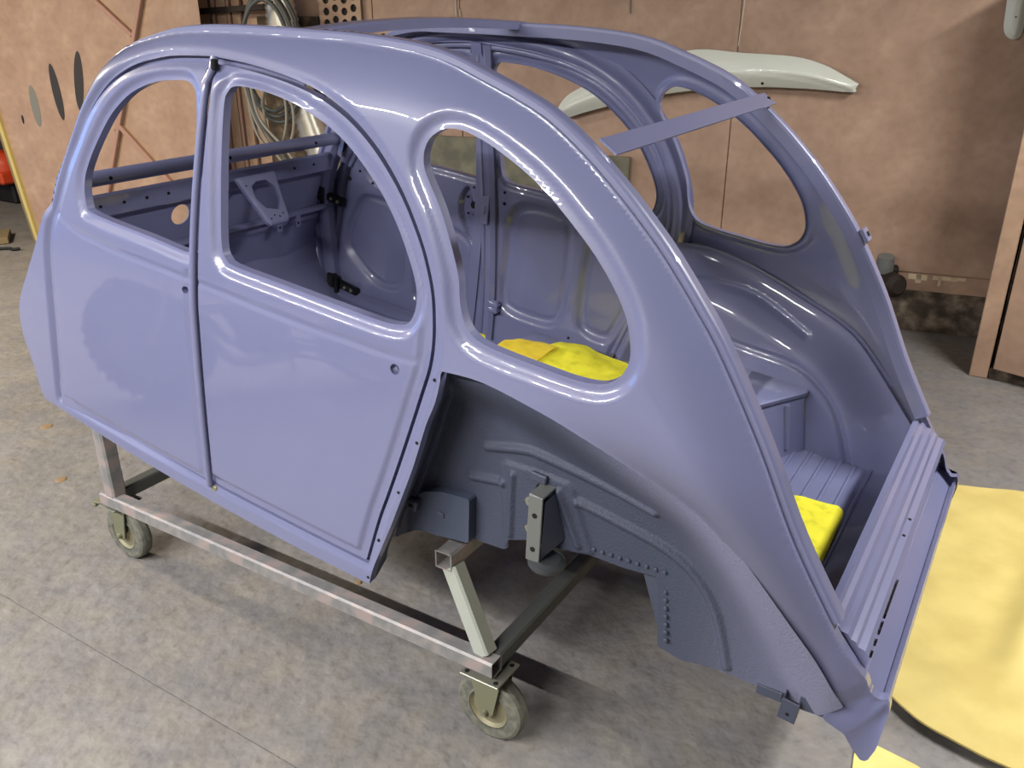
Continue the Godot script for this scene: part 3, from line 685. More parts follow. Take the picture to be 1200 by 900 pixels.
func rails_and_bows():
	for sd in [1.0, -1.0]:
		var e := edge3(PE, sd)
		var sec := pv([0.001, 0.0, -0.003, -0.004, -0.007, -0.005, -0.009, 0.010, -0.012, 0.0145, -0.018, 0.016, -0.040, 0.016, -0.045, 0.013, -0.047, 0.006, -0.047, -0.022, -0.040, -0.024])
		if sd < 0.0:
			for k in sec.size(): sec[k].x = -sec[k].x
			sec.reverse()
		var s := Soup.new(); var tp := []
		for k in e[0].size(): tp.append(lerpf(0.35, 1.0, ss(0.0, 0.16, float(k) / e[0].size())))
		s.sweep(e[0], e[1], sec, false, false, false, tp)
		part("roof_rail", s.done(), M.paint, car)
		# windscreen pillar flange
		var pil := cr(pv([-0.625, 0.655, -0.594, 0.742, -0.562, 0.812, -0.527, 0.891, -0.496, 0.962, -0.457, 1.031, -0.433, 1.063, -0.398, 1.092, -0.352, 1.116]), false, 4)
		e = edge3(pil, sd)
		sec = pv([0.002, 0.0, -0.02, 0.008, -0.045, 0.004, -0.05, -0.02])
		if sd < 0.0:
			for k in sec.size(): sec[k].x = -sec[k].x
			sec.reverse()
		s = Soup.new(); s.sweep(e[0], e[1], sec, false, false, false); part("windscreen_pillar", s.done(), M.paint, car)
		# little hatch-rubber clip with a square hole on each rear rail
		if sd > 0.0: continue
		var cx := 1.300; var cy := 0.827; var cz: float = sd * (zbase(cx, cy, 0.0) - 0.03)
		s = Soup.new(); s.box(Vector3(0.040, 0.012, 0.044), Vector3(cx + 0.006, cy + 0.004, cz), 0.003, Basis(Vector3(0, 0, 1), -0.87)); var cl := part("rail_clip", s.done(), M.paint, car)
		s = Soup.new(); s.box(Vector3(0.013, 0.003, 0.013), Vector3(cx + 0.0115, cy + 0.0085, cz), 0.0005, Basis(Vector3(0, 0, 1), -0.87)); part("square_hole", s.done(), M.hole, cl)
	# windscreen header between the pillars
	var s := Soup.new()
	var hd := spline3([Vector3(-0.375, 1.085, -0.47), Vector3(-0.395, 1.10, -0.25), Vector3(-0.40, 1.105, 0.0), Vector3(-0.395, 1.10, 0.25), Vector3(-0.375, 1.085, 0.47)], 5)
	s.sweep(hd, Vector3(0, 1, 0), pv([-0.03, -0.004, -0.02, 0.012, 0.03, 0.022, 0.035, 0.012, 0.03, -0.012]))
	part("windscreen_header", s.done(), M.paint, car)
	# two flat tie bars that hold the sides apart
	s = Soup.new()
	var bow := spline3([Vector3(0.172, 1.216, -0.49), Vector3(0.172, 1.226, -0.25), Vector3(0.172, 1.230, 0.0), Vector3(0.172, 1.223, 0.25), Vector3(0.172, 1.206, 0.475)], 5)
	s.sweep(bow, Vector3(0, 1, 0), pv([-0.022, -0.012, -0.022, 0.006, -0.016, 0.011, 0.016, 0.011, 0.022, 0.006, 0.022, -0.012]))
	part("roof_bow", s.done(), M.paint, car)
	s = Soup.new()
	var tb := line3(Vector3(0.969, 1.131, -0.502), Vector3(0.969, 1.122, 0.482), 3)
	s.sweep(tb, Vector3(0.48, 0.877, 0), pv([-0.022, 0.0, -0.022, 0.004, 0.022, 0.004, 0.022, 0.0]))
	var tie := part("tie_bar", s.done(), M.paint, car)
	for z in [-0.488]: part("screw", dome(0.006, 0.004, Vector3(0.971, 1.1345, z), Vector3(0.48, 0.877, 0)), M.black, tie)

# ---------------------------------------------------------------- tail: crossbeam, valance, boot floor, seat step
func lateral(called: String, prof: Array, z0: float, z1: float, mat: Material, closed := false, smooth := false) -> MeshInstance3D:
	var s := Soup.new(); var sec := PackedVector2Array()
	var p := pv(prof)
	for q in p: sec.append(Vector2(q.x, q.y))
	# path along -z with up = y gives B = T x U = +x
	s.sweep(line3(Vector3(0, 0, z1), Vector3(0, 0, z0), 2), Vector3(0, 1, 0), sec, closed, smooth, closed)
	return part(called, s.done(), mat, car)

func rear_end():
	lateral("rear_crossbeam", [1.568, 0.30, 1.572, 0.362, 1.585, 0.366, 1.592, 0.358, 1.602, 0.356, 1.610, 0.348, 1.622, 0.348, 1.630, 0.340, 1.640, 0.338, 1.646, 0.330, 1.660, 0.328, 1.668, 0.320, 1.674, 0.245, 1.60, 0.235, 1.575, 0.25], -0.515, 0.508, M.paint, true)
	var v := lateral("rear_valance", [1.66, 0.238, 1.676, 0.236, 1.716, 0.212, 1.720, 0.226, 1.726, 0.230, 1.731, 0.222, 1.729, 0.190, 1.722, 0.150, 1.712, 0.150, 1.712, 0.20, 1.67, 0.225], -0.545, 0.505, M.paint, true)
	for z in [0.44, 0.40, 0.36, 0.34]:
		var s := Soup.new(); s.box(Vector3(0.003, 0.014 if z > 0.35 else 0.02, 0.008), Vector3(1.6728, 0.275, z), 0.001); part("slot", s.done(), M.hole, v)
	var s2 := Soup.new(); s2.box(Vector3(0.003, 0.012, 0.14), Vector3(1.6726, 0.285, 0.25), 0.001); part("slot", s2.done(), M.hole, v)
	for z in [-0.02, 0.06]: 
		var h := Soup.new(); h.lathe(pv([0.0, 0.001, 0.004, 0.001, 0.004, -0.002]), Vector3(1.652, 0.3296, z), Vector3(0, 1, 0), 10); part("hole_rim", h.done(), M.hole, v)
	# boot floor with pressed ribs across
	var fl := [1.10, 0.152]
	for k in 10:
		var x := 1.115 + k * 0.043
		fl += [x, 0.156, x + 0.004, 0.1605, x + 0.010, 0.1605, x + 0.014, 0.156]
	fl += [1.556, 0.156, 1.568, 0.166, 1.572, 0.30]
	lateral("boot_floor", fl, -0.54, 0.2, M.paint)
	# step up to the rear seat platform, with its rolled front edge and stiffening beads
	lateral("seat_platform", [0.30, 0.07, 0.30, 0.205, 0.31, 0.213, 0.98, 0.213, 1.02, 0.335, 1.03, 0.345, 1.165, 0.345], -0.56, 0.49, M.paint)
	var edge := [Vector2(1.275, -0.56), Vector2(1.272, -0.497), Vector2(1.175, -0.293), Vector2(1.155, -0.2), Vector2(1.155, 0.2), Vector2(1.175, 0.293), Vector2(1.272, 0.49)]
	var so := Soup.new()
	for k in edge.size() - 1:
		var a: Vector2 = edge[k]; var b: Vector2 = edge[k + 1]
		so.poly([Vector3(a.x, 0.345, a.y), Vector3(b.x, 0.345, b.y), Vector3(1.1, 0.345, b.y), Vector3(1.1, 0.345, a.y)], Vector3.UP)
		var o := Vector3(b.y - a.y, 0, a.x - b.x).normalized()
		var sa := Vector3(0.042, 0, 0.0); var sb := Vector3(0.042, 0, 0.0)
		so.poly([Vector3(a.x - 0.004, 0.334, a.y), Vector3(b.x - 0.004, 0.334, b.y), Vector3(b.x, 0.15, b.y) + sb, Vector3(a.x, 0.15, a.y) + sa], o)
	var st := part("seat_step", so.done(), M.paint, car)
	var lp := PackedVector3Array()
	for q in edge: lp.append(Vector3(q.x, 0.339, q.y))
	so = Soup.new(); so.sweep(lp, Vector3.UP, pv([-0.004, -0.008, -0.006, 0.004, 0.0, 0.007, 0.004, 0.005, 0.004, -0.006]), true, false, true); part("rolled_edge", so.done(), M.paint, st)
	for q in [Vector2(1.240, -0.43), Vector2(1.163, -0.15), Vector2(1.163, 0.12), Vector2(1.238, 0.42)]:
		so = Soup.new(); so.tube(PackedVector3Array([Vector3(q.x + 0.002, 0.315, q.y), Vector3(q.x + 0.012, 0.27, q.y), Vector3(q.x + 0.033, 0.178, q.y)]), 0.010, 10, Vector3(0, 0, 1)); part("bead", so.done(), M.paint, st)
	# welded-on lower brackets under the near tail
	for q in [[1.528, 0.188, 0.05, 0.022], [1.61, 0.205, 0.05, 0.03]]:
		var b := Soup.new(); b.box(Vector3(q[2], q[3], 0.004), Vector3(q[0], q[1], 0.572), 0.001, Basis(Vector3(0, 0, 1), 0.1)); part("bracket", b.done(), M.under_plain, car)
	var b2 := Soup.new(); b2.box(Vector3(0.03, 0.05, 0.004), Vector3(1.572, 0.180, 0.585), 0.001); b2.box(Vector3(0.004, 0.05, 0.03), Vector3(1.557, 0.180, 0.572), 0.001); b2.box(Vector3(0.004, 0.05, 0.03), Vector3(1.587, 0.180, 0.572), 0.001)
	var bb := part("bracket", b2.done(), M.under_plain, car)
	part("hole_rim", dome(0.004, 0.001, Vector3(1.572, 0.172, 0.587), Vector3(0, 0, 1)), M.hole, bb)

# ---------------------------------------------------------------- front: windscreen sill bar, scuttle, firewall
func front_end():
	lateral("windscreen_sill", [-0.655, 0.715, -0.648, 0.732, -0.630, 0.738, -0.612, 0.727, -0.607, 0.71, -0.614, 0.697, -0.63, 0.692, -0.648, 0.698], -0.56, 0.56, M.paint, true, true)
	var dash := lateral("dash_rail", [-0.688, 0.640, -0.680, 0.652, -0.668, 0.656, -0.659, 0.650, -0.660, 0.590, -0.668, 0.584, -0.70, 0.590], -0.56, 0.56, M.paint)
	for z in [0.47, 0.43, 0.35, 0.27, 0.19, 0.09, 0.0, -0.09, -0.2, -0.36, -0.46]:
		var h := Soup.new(); h.lathe(pv([0.0, 0.001, 0.0045, 0.001, 0.0045, -0.002]), Vector3(-0.6572, 0.622, z), Vector3(1, 0, 0), 10); part("hole_rim", h.done(), M.hole, dash)
	for z in [0.42, -0.02, -0.42]:
		var h := Soup.new(); h.lathe(pv([0.0, 0.001, 0.006, 0.001, 0.006, -0.002]), Vector3(-0.609, 0.716, z), Vector3(1, 0.2, 0), 10); part("hole_rim", h.done(), M.hole, dash)
	# firewall: a skin in the y-z plane with a round opening
	var fx := Transform3D(Basis(Vector3(0, 0, -1), Vector3(0.16, 0.987, 0), Vector3(0.987, -0.16, 0)), Vector3(-0.80, 0.0, 0))
	var fw := skin(Vector2(-0.62, 0.02), Vector2(0.62, 0.68), 0.012, [],
		func(x: float, y: float, _d: PackedFloat32Array): return minf(minf(0.585 - absf(x), minf(y - 0.05, 0.60 - y)), Vector2(x + 0.108, y - 0.53).length() - 0.036),
		func(x: float, y: float, _d: PackedFloat32Array): return 0.012 * ss(0.012, 0.0, absf(y - 0.40) - 0.01) + 0.006 * sin(x * 20.0) * ss(0.35, 0.2, y), 0.004)
	part("firewall", skin_mesh(fw, 1.0, fx), M.paint, car)
	# shelf lip across the firewall and its hanging tabs
	var lip := lateral("shelf_lip", [-0.78, 0.425, -0.70, 0.445, -0.685, 0.442, -0.684, 0.430], -0.57, 0.57, M.paint)
	for z in [-0.305, -0.40]:
		var t := Soup.new(); t.box(Vector3(0.004, 0.05, 0.026), Vector3(-0.684, 0.41, z), 0.001); part("tab", t.done(), M.paint, lip)
		part("hole_rim", dome(0.005, 0.001, Vector3(-0.681, 0.402, z), Vector3(1, 0, 0)), M.hole, lip)
	# toe board below the shelf
	lateral("toe_board", [-0.79, 0.36, -0.74, 0.2, -0.62, 0.075, -0.5, 0.065], -0.57, 0.57, M.paint)
	lateral("floor_pan", [-0.52, 0.065, 0.31, 0.065], -0.585, 0.585, M.paint)
	# tapered instrument bracket with an eight-sided opening hung from the dash rail
	var oct := pv([-0.045, 0.145, -0.015, 0.16, 0.03, 0.158, 0.052, 0.13, 0.05, 0.085, 0.022, 0.045, -0.03, 0.06, -0.052, 0.10])
	var brk := pv([-0.088, 0.185, 0.088, 0.185, 0.052, 0.012, 0.042, 0.0, -0.042, 0.0, -0.052, 0.012])
	var bx := Transform3D(Basis(Vector3(0, 0, -1), Vector3(-0.62, 0.78, 0), Vector3(0.78, 0.62, 0)), Vector3(-0.515, 0.495, -0.148))
	var bk := skin(Vector2(-0.11, -0.02), Vector2(0.11, 0.21), 0.004, [[brk, true, 0.03], [oct, true, 0.03]],
		func(_x: float, _y: float, d: PackedFloat32Array): return minf(d[0], -d[1]), func(_x: float, _y: float, d: PackedFloat32Array): return -0.006 * (1.0 - ss(0.0, 0.006, d[0])), 0.012)
	var ib := part("instrument_bracket", skin_mesh(bk, 1.0, bx), M.paint, car)
	for q in [Vector2(-0.03, 0.02), Vector2(-0.01, 0.03), Vector2(0.01, 0.022), Vector2(0.03, 0.03), Vector2(-0.065, 0.15)]:
		var at: Vector3 = bx * Vector3(q.x, q.y, 0.0); part("hole_rim", dome(0.0035, 0.001, at, bx.basis.z), M.hole, ib)

# ---------------------------------------------------------------- fittings on the near wheel housing
func hzn(x: float, y: float) -> float: return S(x, y) - 0.012 - 0.09 - 0.03 * ss(0.95, 0.70, x)

func housing_fittings():
	var U: Material = M.under_plain
	# bump-stop bracket: strap with two holes, folded web, rubber stop below
	var z0 := hzn(0.97, 0.35)
	var s := Soup.new(); s.box(Vector3(0.034, 0.165, 0.006), Vector3(0.985, 0.335, z0 + 0.062), 0.002, Basis(Vector3(0, 0, 1), 0.07)); s.box(Vector3(0.034, 0.006, 0.06), Vector3(0.979, 0.415, z0 + 0.034), 0.002)
	var st := part("bump_stop_bracket", s.done(), M.zinc_dark, car)
	for y in [0.37, 0.285]: 
		var h := Soup.new(); h.lathe(pv([0.0, 0.0012, 0.006, 0.0012, 0.006, -0.002]), Vector3(0.985 + (0.335 - y) * 0.07, y, z0 + 0.065), Vector3(0, 0, 1), 12); part("hole_rim", h.done(), M.hole, st)
	s = Soup.new()
	s.poly([Vector3(1.0, 0.41, z0 + 0.06), Vector3(0.998, 0.405, z0 + 0.004), Vector3(1.034, 0.30, z0 + 0.004), Vector3(1.008, 0.262, z0 + 0.06)], Vector3(1, 0, 1))
	s.poly([Vector3(0.966, 0.41, z0 + 0.06), Vector3(0.95, 0.41, z0 + 0.002), Vector3(0.955, 0.26, z0 + 0.002), Vector3(0.972, 0.262, z0 + 0.06)], Vector3(-1, 0, 1))
	part("bracket_web", s.done(), U, st)
	s = Soup.new(); s.lathe(pv([0.0, -0.02, 0.036, -0.02, 0.042, -0.012, 0.042, 0.0, 0.03, 0.006, 0.0, 0.006]), Vector3(1.012, 0.252, z0 + 0.035), Vector3(0, 1, 0), 24)
	part("bump_stop", s.done(), M.rubber_pale, car)
	for q in [Vector2(0.938, 0.355), Vector2(0.945, 0.285)]:
		s = Soup.new(); var a := Vector3(q.x, q.y, hzn(q.x, q.y) + 0.004)
		s.lathe(pv([0.0, 0.01, 0.006, 0.01, 0.008, 0.004, 0.013, 0.003, 0.013, 0.0]), a, Vector3(0, 0, 1), 6); part("bolt", s.done(), M.zinc, car)
	s = Soup.new(); s.box(Vector3(0.04, 0.02, 0.012), Vector3(0.955, 0.428, z0 + 0.012), 0.003); part("bracket_tab", s.done(), U, car)
	# jacking plate just behind the door post
	var jp := skin(Vector2(0.5, 0.0), Vector2(0.84, 0.33), 0.007, [[cr(pv([0.545, 0.04, 0.545, 0.04, 0.60, 0.185, 0.645, 0.245, 0.70, 0.272, 0.72, 0.277, 0.785, 0.292, 0.785, 0.292, 0.793, 0.17, 0.793, 0.17, 0.70, 0.142, 0.63, 0.125]), true, 4), true, 0.05]],
		func(_x: float, _y: float, d: PackedFloat32Array): return d[0], func(x: float, y: float, d: PackedFloat32Array): return hzn(x, y) + 0.03 - 0.03 * ss(0.62, 0.55, x), 0.028, func(_x: float, _y: float, _d: PackedFloat32Array): return Color(0.050, 0.060, 0.095))
	var jo := part("jacking_plate", skin_mesh(jp), M.under, car)
	s = Soup.new(); s.box(Vector3(0.03, 0.03, 0.022), Vector3(0.632, 0.215, hzn(0.63, 0.21) + 0.042), 0.004); part("square_nut", s.done(), U, jo)
	s = Soup.new(); s.lathe(pv([0.0, 0.001, 0.006, 0.001, 0.006, -0.002]), Vector3(0.632, 0.215, hzn(0.63, 0.21) + 0.0535), Vector3(0, 0, 1), 10); part("hole_rim", s.done(), M.hole, jo)
	s = Soup.new(); s.box(Vector3(0.02, 0.012, 0.004), Vector3(0.705, 0.21, hzn(0.7, 0.21) + 0.032), 0.001); part("pressed_mark", s.done(), U, jo)
	# rivets along the lower edge
	for k in 9:
		var x := 1.12 + k * 0.02; part("rivet", dome(0.005, 0.003, Vector3(x - 0.02, 0.298 + 0.002 * k, hzn(x, 0.3) + 0.004), Vector3(0, 0, 1)), U, car)
	for k in 7: part("rivet", dome(0.006, 0.004, Vector3(1.27 + 0.004 * k, 0.265 - k * 0.02, hzn(1.28, 0.2) + 0.004), Vector3(0, 0, 1)), U, car)
	# dark gusset behind the rear lower leaf
	s = Soup.new(); s.poly([Vector3(1.20, 0.29, 0.50), Vector3(1.275, 0.285, 0.50), Vector3(1.275, 0.13, 0.50)], Vector3(0, 0, 1)); s.poly([Vector3(1.20, 0.29, 0.50), Vector3(1.275, 0.13, 0.50), Vector3(1.275, 0.13, 0.3), Vector3(1.20, 0.29, 0.3)], Vector3(-1, 0, 0))
	part("gusset", s.done(), U, car)

# ---------------------------------------------------------------- trolley
func square_tube(s: Soup, a: Vector3, b: Vector3, w: float, up := Vector3.UP, open_ends := true):
	var h := w / 2.0; var c := w * 0.12; var i := h - 0.0035
	var o := pv([-h, -h + c, -h, h - c, -h + c, h, h - c, h, h, h - c, h, -h + c, h - c, -h, -h + c, -h])
	s.sweep(line3(a, b), up, o, true, false, not open_ends)
	if open_ends:
		s.sweep(line3(a, b), up, pv([-i, -i, i, -i, i, i, -i, i]), true, false, false)
		var t := (b - a).normalized(); var u := (up - t * up.dot(t)).normalized(); var bb := t.cross(u)
		for q in [[a, -t], [b, t]]:
			for k in 4:
				var c0 := Vector2(1, 1).rotated(k * PI / 2); var c1 := Vector2(1, 1).rotated((k + 1) * PI / 2)
				s.poly([q[0] + bb * c0.x * h + u * c0.y * h, q[0] + bb * c1.x * h + u * c1.y * h, q[0] + bb * c1.x * i + u * c1.y * i, q[0] + bb * c0.x * i + u * c0.y * i], q[1])

func trolley():
	var t := thing("body_trolley", "low trolley of square steel tube on four castor wheels under the lavender car body", "trolley", Vector3(0.15, 0, 0))
	var o := Vector3(-0.15, 0, 0)
	for sd in [1.0, -1.0]:
		var s := Soup.new(); square_tube(s, o + Vector3(-0.625, 0.257, sd * 0.54), o + Vector3(0.945, 0.257, sd * 0.54), 0.046)
		part("side_rail", s.done(), M.tube, t)
		s = Soup.new(); square_tube(s, o + Vector3(0.905, 0.275, sd * 0.527), o + Vector3(0.79, 0.478, sd * 0.497), 0.046, Vector3(0, 0, 1), false); part("rear_strut", s.done(), M.tube_light, t)
		s = Soup.new(); square_tube(s, o + Vector3(0.778, 0.500, sd * 0.522), o + Vector3(0.778, 0.500, sd * 0.24), 0.05); part("support_stub", s.done(), M.tube, t)
		s = Soup.new(); square_tube(s, o + Vector3(-0.572, 0.275, sd * 0.535), o + Vector3(-0.572, 0.585, sd * 0.535), 0.05, Vector3(1, 0, 0)); part("front_leg", s.done(), M.tube, t)
		caster(t, o + Vector3(0.905, 0, sd * 0.53), sd, false)
		caster(t, o + Vector3(-0.612, 0, sd * 0.515), sd, true)
	var c := Soup.new(); square_tube(c, o + Vector3(0.921, 0.257, 0.518), o + Vector3(0.921, 0.257, -0.518), 0.046); part("rear_crossbar", c.done(), M.tube_dark, t)
	c = Soup.new(); square_tube(c, o + Vector3(-0.60, 0.257, 0.518), o + Vector3(-0.60, 0.257, -0.518), 0.046); part("front_crossbar", c.done(), M.tube_dark, t)

func caster(t: Node3D, at: Vector3, sd: float, front: bool):
	var s := Soup.new(); s.box(Vector3(0.085, 0.006, 0.11) if front else Vector3(0.115, 0.006, 0.105), at + Vector3(0.005, 0.2205, -0.01 * sd), 0.002)
	s.lathe(pv([0.0, 0.0, 0.036, 0.0, 0.036, -0.014, 0.03, -0.016]), at + Vector3(0, 0.218, -0.02 * sd), Vector3.UP, 20)
	var cs := part("castor", s.done(), M.zinc, t)
	for k in [-1, 1]:
		for j in [-1, 1]: 
			var h := Soup.new(); h.lathe(pv([0.0, 0.001, 0.0065, 0.001, 0.0065, -0.001]), at + Vector3(0.005 + k * 0.043, 0.2235, -0.01 * sd + j * 0.038), Vector3.UP, 10); part("bolt_hole", h.done(), M.hole, cs)
	if front:
		var lv := Soup.new(); lv.box(Vector3(0.07, 0.008, 0.05), at + Vector3(-0.075, 0.208, 0.0), 0.002, Basis(Vector3(0, 0, 1), 0.2)); lv.box(Vector3(0.035, 0.02, 0.04), at + Vector3(-0.06, 0.222, -0.02 * sd), 0.003); lv.box(Vector3(0.02, 0.012, 0.03), at + Vector3(-0.105, 0.19, 0.01 * sd), 0.003)
		part("brake_lever", lv.done(), M.fork, cs)
	var wc := at + Vector3(0.006, 0.1, -0.02 * sd)
	s = Soup.new()
	for q in [-1.0, 1.0]:
		var z: float = wc.z + q * 0.031
		for f in [0.0, 0.004]:
			s.poly([Vector3(wc.x - 0.045, 0.206, z + q * f), Vector3(wc.x + 0.045, 0.206, z + q * f), Vector3(wc.x + 0.022, 0.098, z + q * f), Vector3(wc.x + 0.008, 0.084, z + q * f), Vector3(wc.x - 0.008, 0.084, z + q * f), Vector3(wc.x - 0.022, 0.098, z + q * f)], Vector3(0, 0, q if f > 0.0 else -q))
		for e in [[Vector2(-0.045, 0.206), Vector2(-0.022, 0.098)], [Vector2(0.045, 0.206), Vector2(0.022, 0.098)]]:
			s.poly([Vector3(wc.x + e[0].x, e[0].y, z), Vector3(wc.x + e[1].x, e[1].y, z), Vector3(wc.x + e[1].x, e[1].y, z + q * 0.004), Vector3(wc.x + e[0].x, e[0].y, z + q * 0.004)], Vector3(e[0].x, 0, 0))
		s.box(Vector3(0.09, 0.004, 0.03), Vector3(wc.x, 0.206, wc.z + q * 0.018), 0.001)
		s.lathe(pv([0.0, 0.012, 0.008, 0.012, 0.010, 0.004, 0.010, 0.0]), Vector3(wc.x, 0.1, z + q * 0.004), Vector3(0, 0, q), 6)
	part("fork", s.done(), M.fork, cs)
	s = Soup.new()
	s.lathe(pv([0.058, -0.024, 0.062, -0.022, 0.088, -0.023, 0.096, -0.019, 0.1, -0.010, 0.1, 0.010, 0.096, 0.019, 0.088, 0.023, 0.062, 0.022, 0.058, 0.024]), wc, Vector3(0, 0, 1), 40)
	part("wheel", s.done(), M.rubber, cs)
	s = Soup.new()
	s.lathe(pv([0.0, -0.026, 0.02, -0.026, 0.024, -0.016, 0.05, -0.014, 0.058, -0.022, 0.0595, -0.022, 0.0595, 0.022, 0.058, 0.022, 0.05, 0.014, 0.024, 0.016, 0.02, 0.026, 0.0, 0.026]), wc, Vector3(0, 0, 1), 32)
	part("hub", s.done(), M.hub, cs)

# ---------------------------------------------------------------- yellow cloths and sheets
func sheet(called: String, label: String, category: String, outline: PackedVector2Array, y: float, hf: Callable, mat: Material, h := 0.012, thick := 0.004, in_car := false) -> MeshInstance3D:
	var lo := outline[0]; var hi := outline[0]
	for p in outline: lo = lo.min(p); hi = hi.max(p)
	var mid := (lo + hi) / 2.0
	var sk := skin(lo - Vector2.ONE * 3.0 * h, hi + Vector2.ONE * 3.0 * h, h, [[outline, true, 0.05]], func(_x: float, _y: float, d: PackedFloat32Array): return d[0], func(x: float, yy: float, _d: PackedFloat32Array): return hf.call(x, -yy) + thick, thick)
	# plane x, y' -> world x, -z
	var xf := Transform3D(Basis(Vector3(1, 0, 0), Vector3(0, 0, -1), Vector3(0, 1, 0)), Vector3(0, 0, 0)).translated(Vector3(-mid.x, 0, mid.y))
	var o := part(called, skin_mesh(sk, 1.0, xf), mat, self, Vector3(mid.x, y, -mid.y))
	if in_car: o.transform = car.transform * o.transform
	tag(o, label, category)
	return o

func neg(a: Array) -> PackedVector2Array:   # x, z pairs to x, -z
	var p := pv(a)
	for k in p.size(): p[k].y = -p[k].y
	return p

func cloths():
	var n := FastNoiseLite.new(); n.seed = 5; n.frequency = 3.2; n.fractal_octaves = 3
	var wrinkle := func(x: float, z: float) -> float: return maxf(0.0, 0.010 + 0.016 * n.get_noise_2d(x, z) + 0.006 * absf(n.get_noise_2d(x * 2.0 + 9.0, z * 2.0)))
	sheet("cloth", "large crumpled yellow cloth on the rear floor, biggest one in the rear side window", "cloth", neg([0.44, -0.51, 0.53, -0.545, 0.69, -0.53, 0.78, -0.47, 0.90, -0.40, 0.95, -0.1, 0.60, -0.1, 0.40, -0.2, 0.40, -0.36]), 0.214, wrinkle, M.yellow, 0.009, 0.003, true)
	sheet("cloth", "smaller folded golden yellow cloth ahead of the large crumpled one", "cloth", neg([0.315, -0.345, 0.345, -0.385, 0.404, -0.425, 0.47, -0.44, 0.47, -0.30, 0.40, -0.2, 0.31, -0.2]), 0.214, func(x: float, z: float): return 0.016 + wrinkle.call(x + 3.0, z), M.yellow2, 0.009, 0.003, true)
	sheet("cloth", "little triangular corner of yellow cloth beside the foot of the far centre pillar", "cloth", neg([0.16, -0.31, 0.18, -0.40, 0.20, -0.40, 0.275, -0.31, 0.24, -0.24]), 0.2, func(x: float, z: float): return 0.004 + wrinkle.call(x + 5.0, z), M.yellow, 0.006, 0.003, true)
	sheet("cloth", "bright yellow cloth with rounded corners lying on the ribbed boot floor", "cloth", cr(neg([1.32, -0.15, 1.46, -0.228, 1.485, -0.225, 1.498, -0.20, 1.502, -0.1, 1.505, 0.05, 1.505, 0.2, 1.48, 0.24, 1.32, 0.24]), true, 4), 0.165, func(x: float, z: float): return 0.3 * wrinkle.call(x + 7.0, z), M.yellow, 0.009, 0.004, true)
	var w2 := FastNoiseLite.new(); w2.seed = 8; w2.frequency = 0.9
	sheet("yellow_sheet", "big mustard yellow rubber sheet spread over the floor behind the car body", "sheet", cr(neg([1.70, -1.47, 1.70, -1.47, 2.02, -1.587, 2.6, -1.8, 3.1, -1.95, 3.1, -1.95, 3.0, -0.2, 2.5, 0.0, 2.2, -0.04, 2.036, -0.052, 1.936, -0.07, 1.85, -0.10, 1.774, -0.158, 1.70, -0.22, 1.64, -0.28, 1.64, -0.28]), true, 4), 0.001,
		func(x: float, z: float): return 0.012 + 0.022 * maxf(0.0, w2.get_noise_2d(x, z) + 0.25) + 0.05 * exp(-pow((x - 2.10 + 0.10 * (z + 0.8)) / 0.06, 2.0)) * ss(-1.4, -0.95, z) * ss(-0.3, -0.55, z), M.yellow_sheet, 0.014, 0.006)
	sheet("yellow_sheet", "small corner of mustard yellow sheet on the floor beneath the tail of the car body", "sheet", neg([1.73, 0.03, 1.788, 0.03, 1.881, 0.044, 2.05, 0.12, 2.0, 0.5, 1.73, 0.5, 1.745, 0.15]), 0.001, func(_x: float, _z: float): return 0.002, M.yellow_sheet, 0.012, 0.005)

# ---------------------------------------------------------------- things on and along the back wall
func wpt(u: float, y: float, n: float) -> Vector3: return W * Vector3(u, y, n)

func wthing(called: String, label: String, category: String, at: Vector3, group := "") -> Node3D:
	var o := thing(called, label, category, W * at, group); o.rotation.y = WALL_TURN
	return o

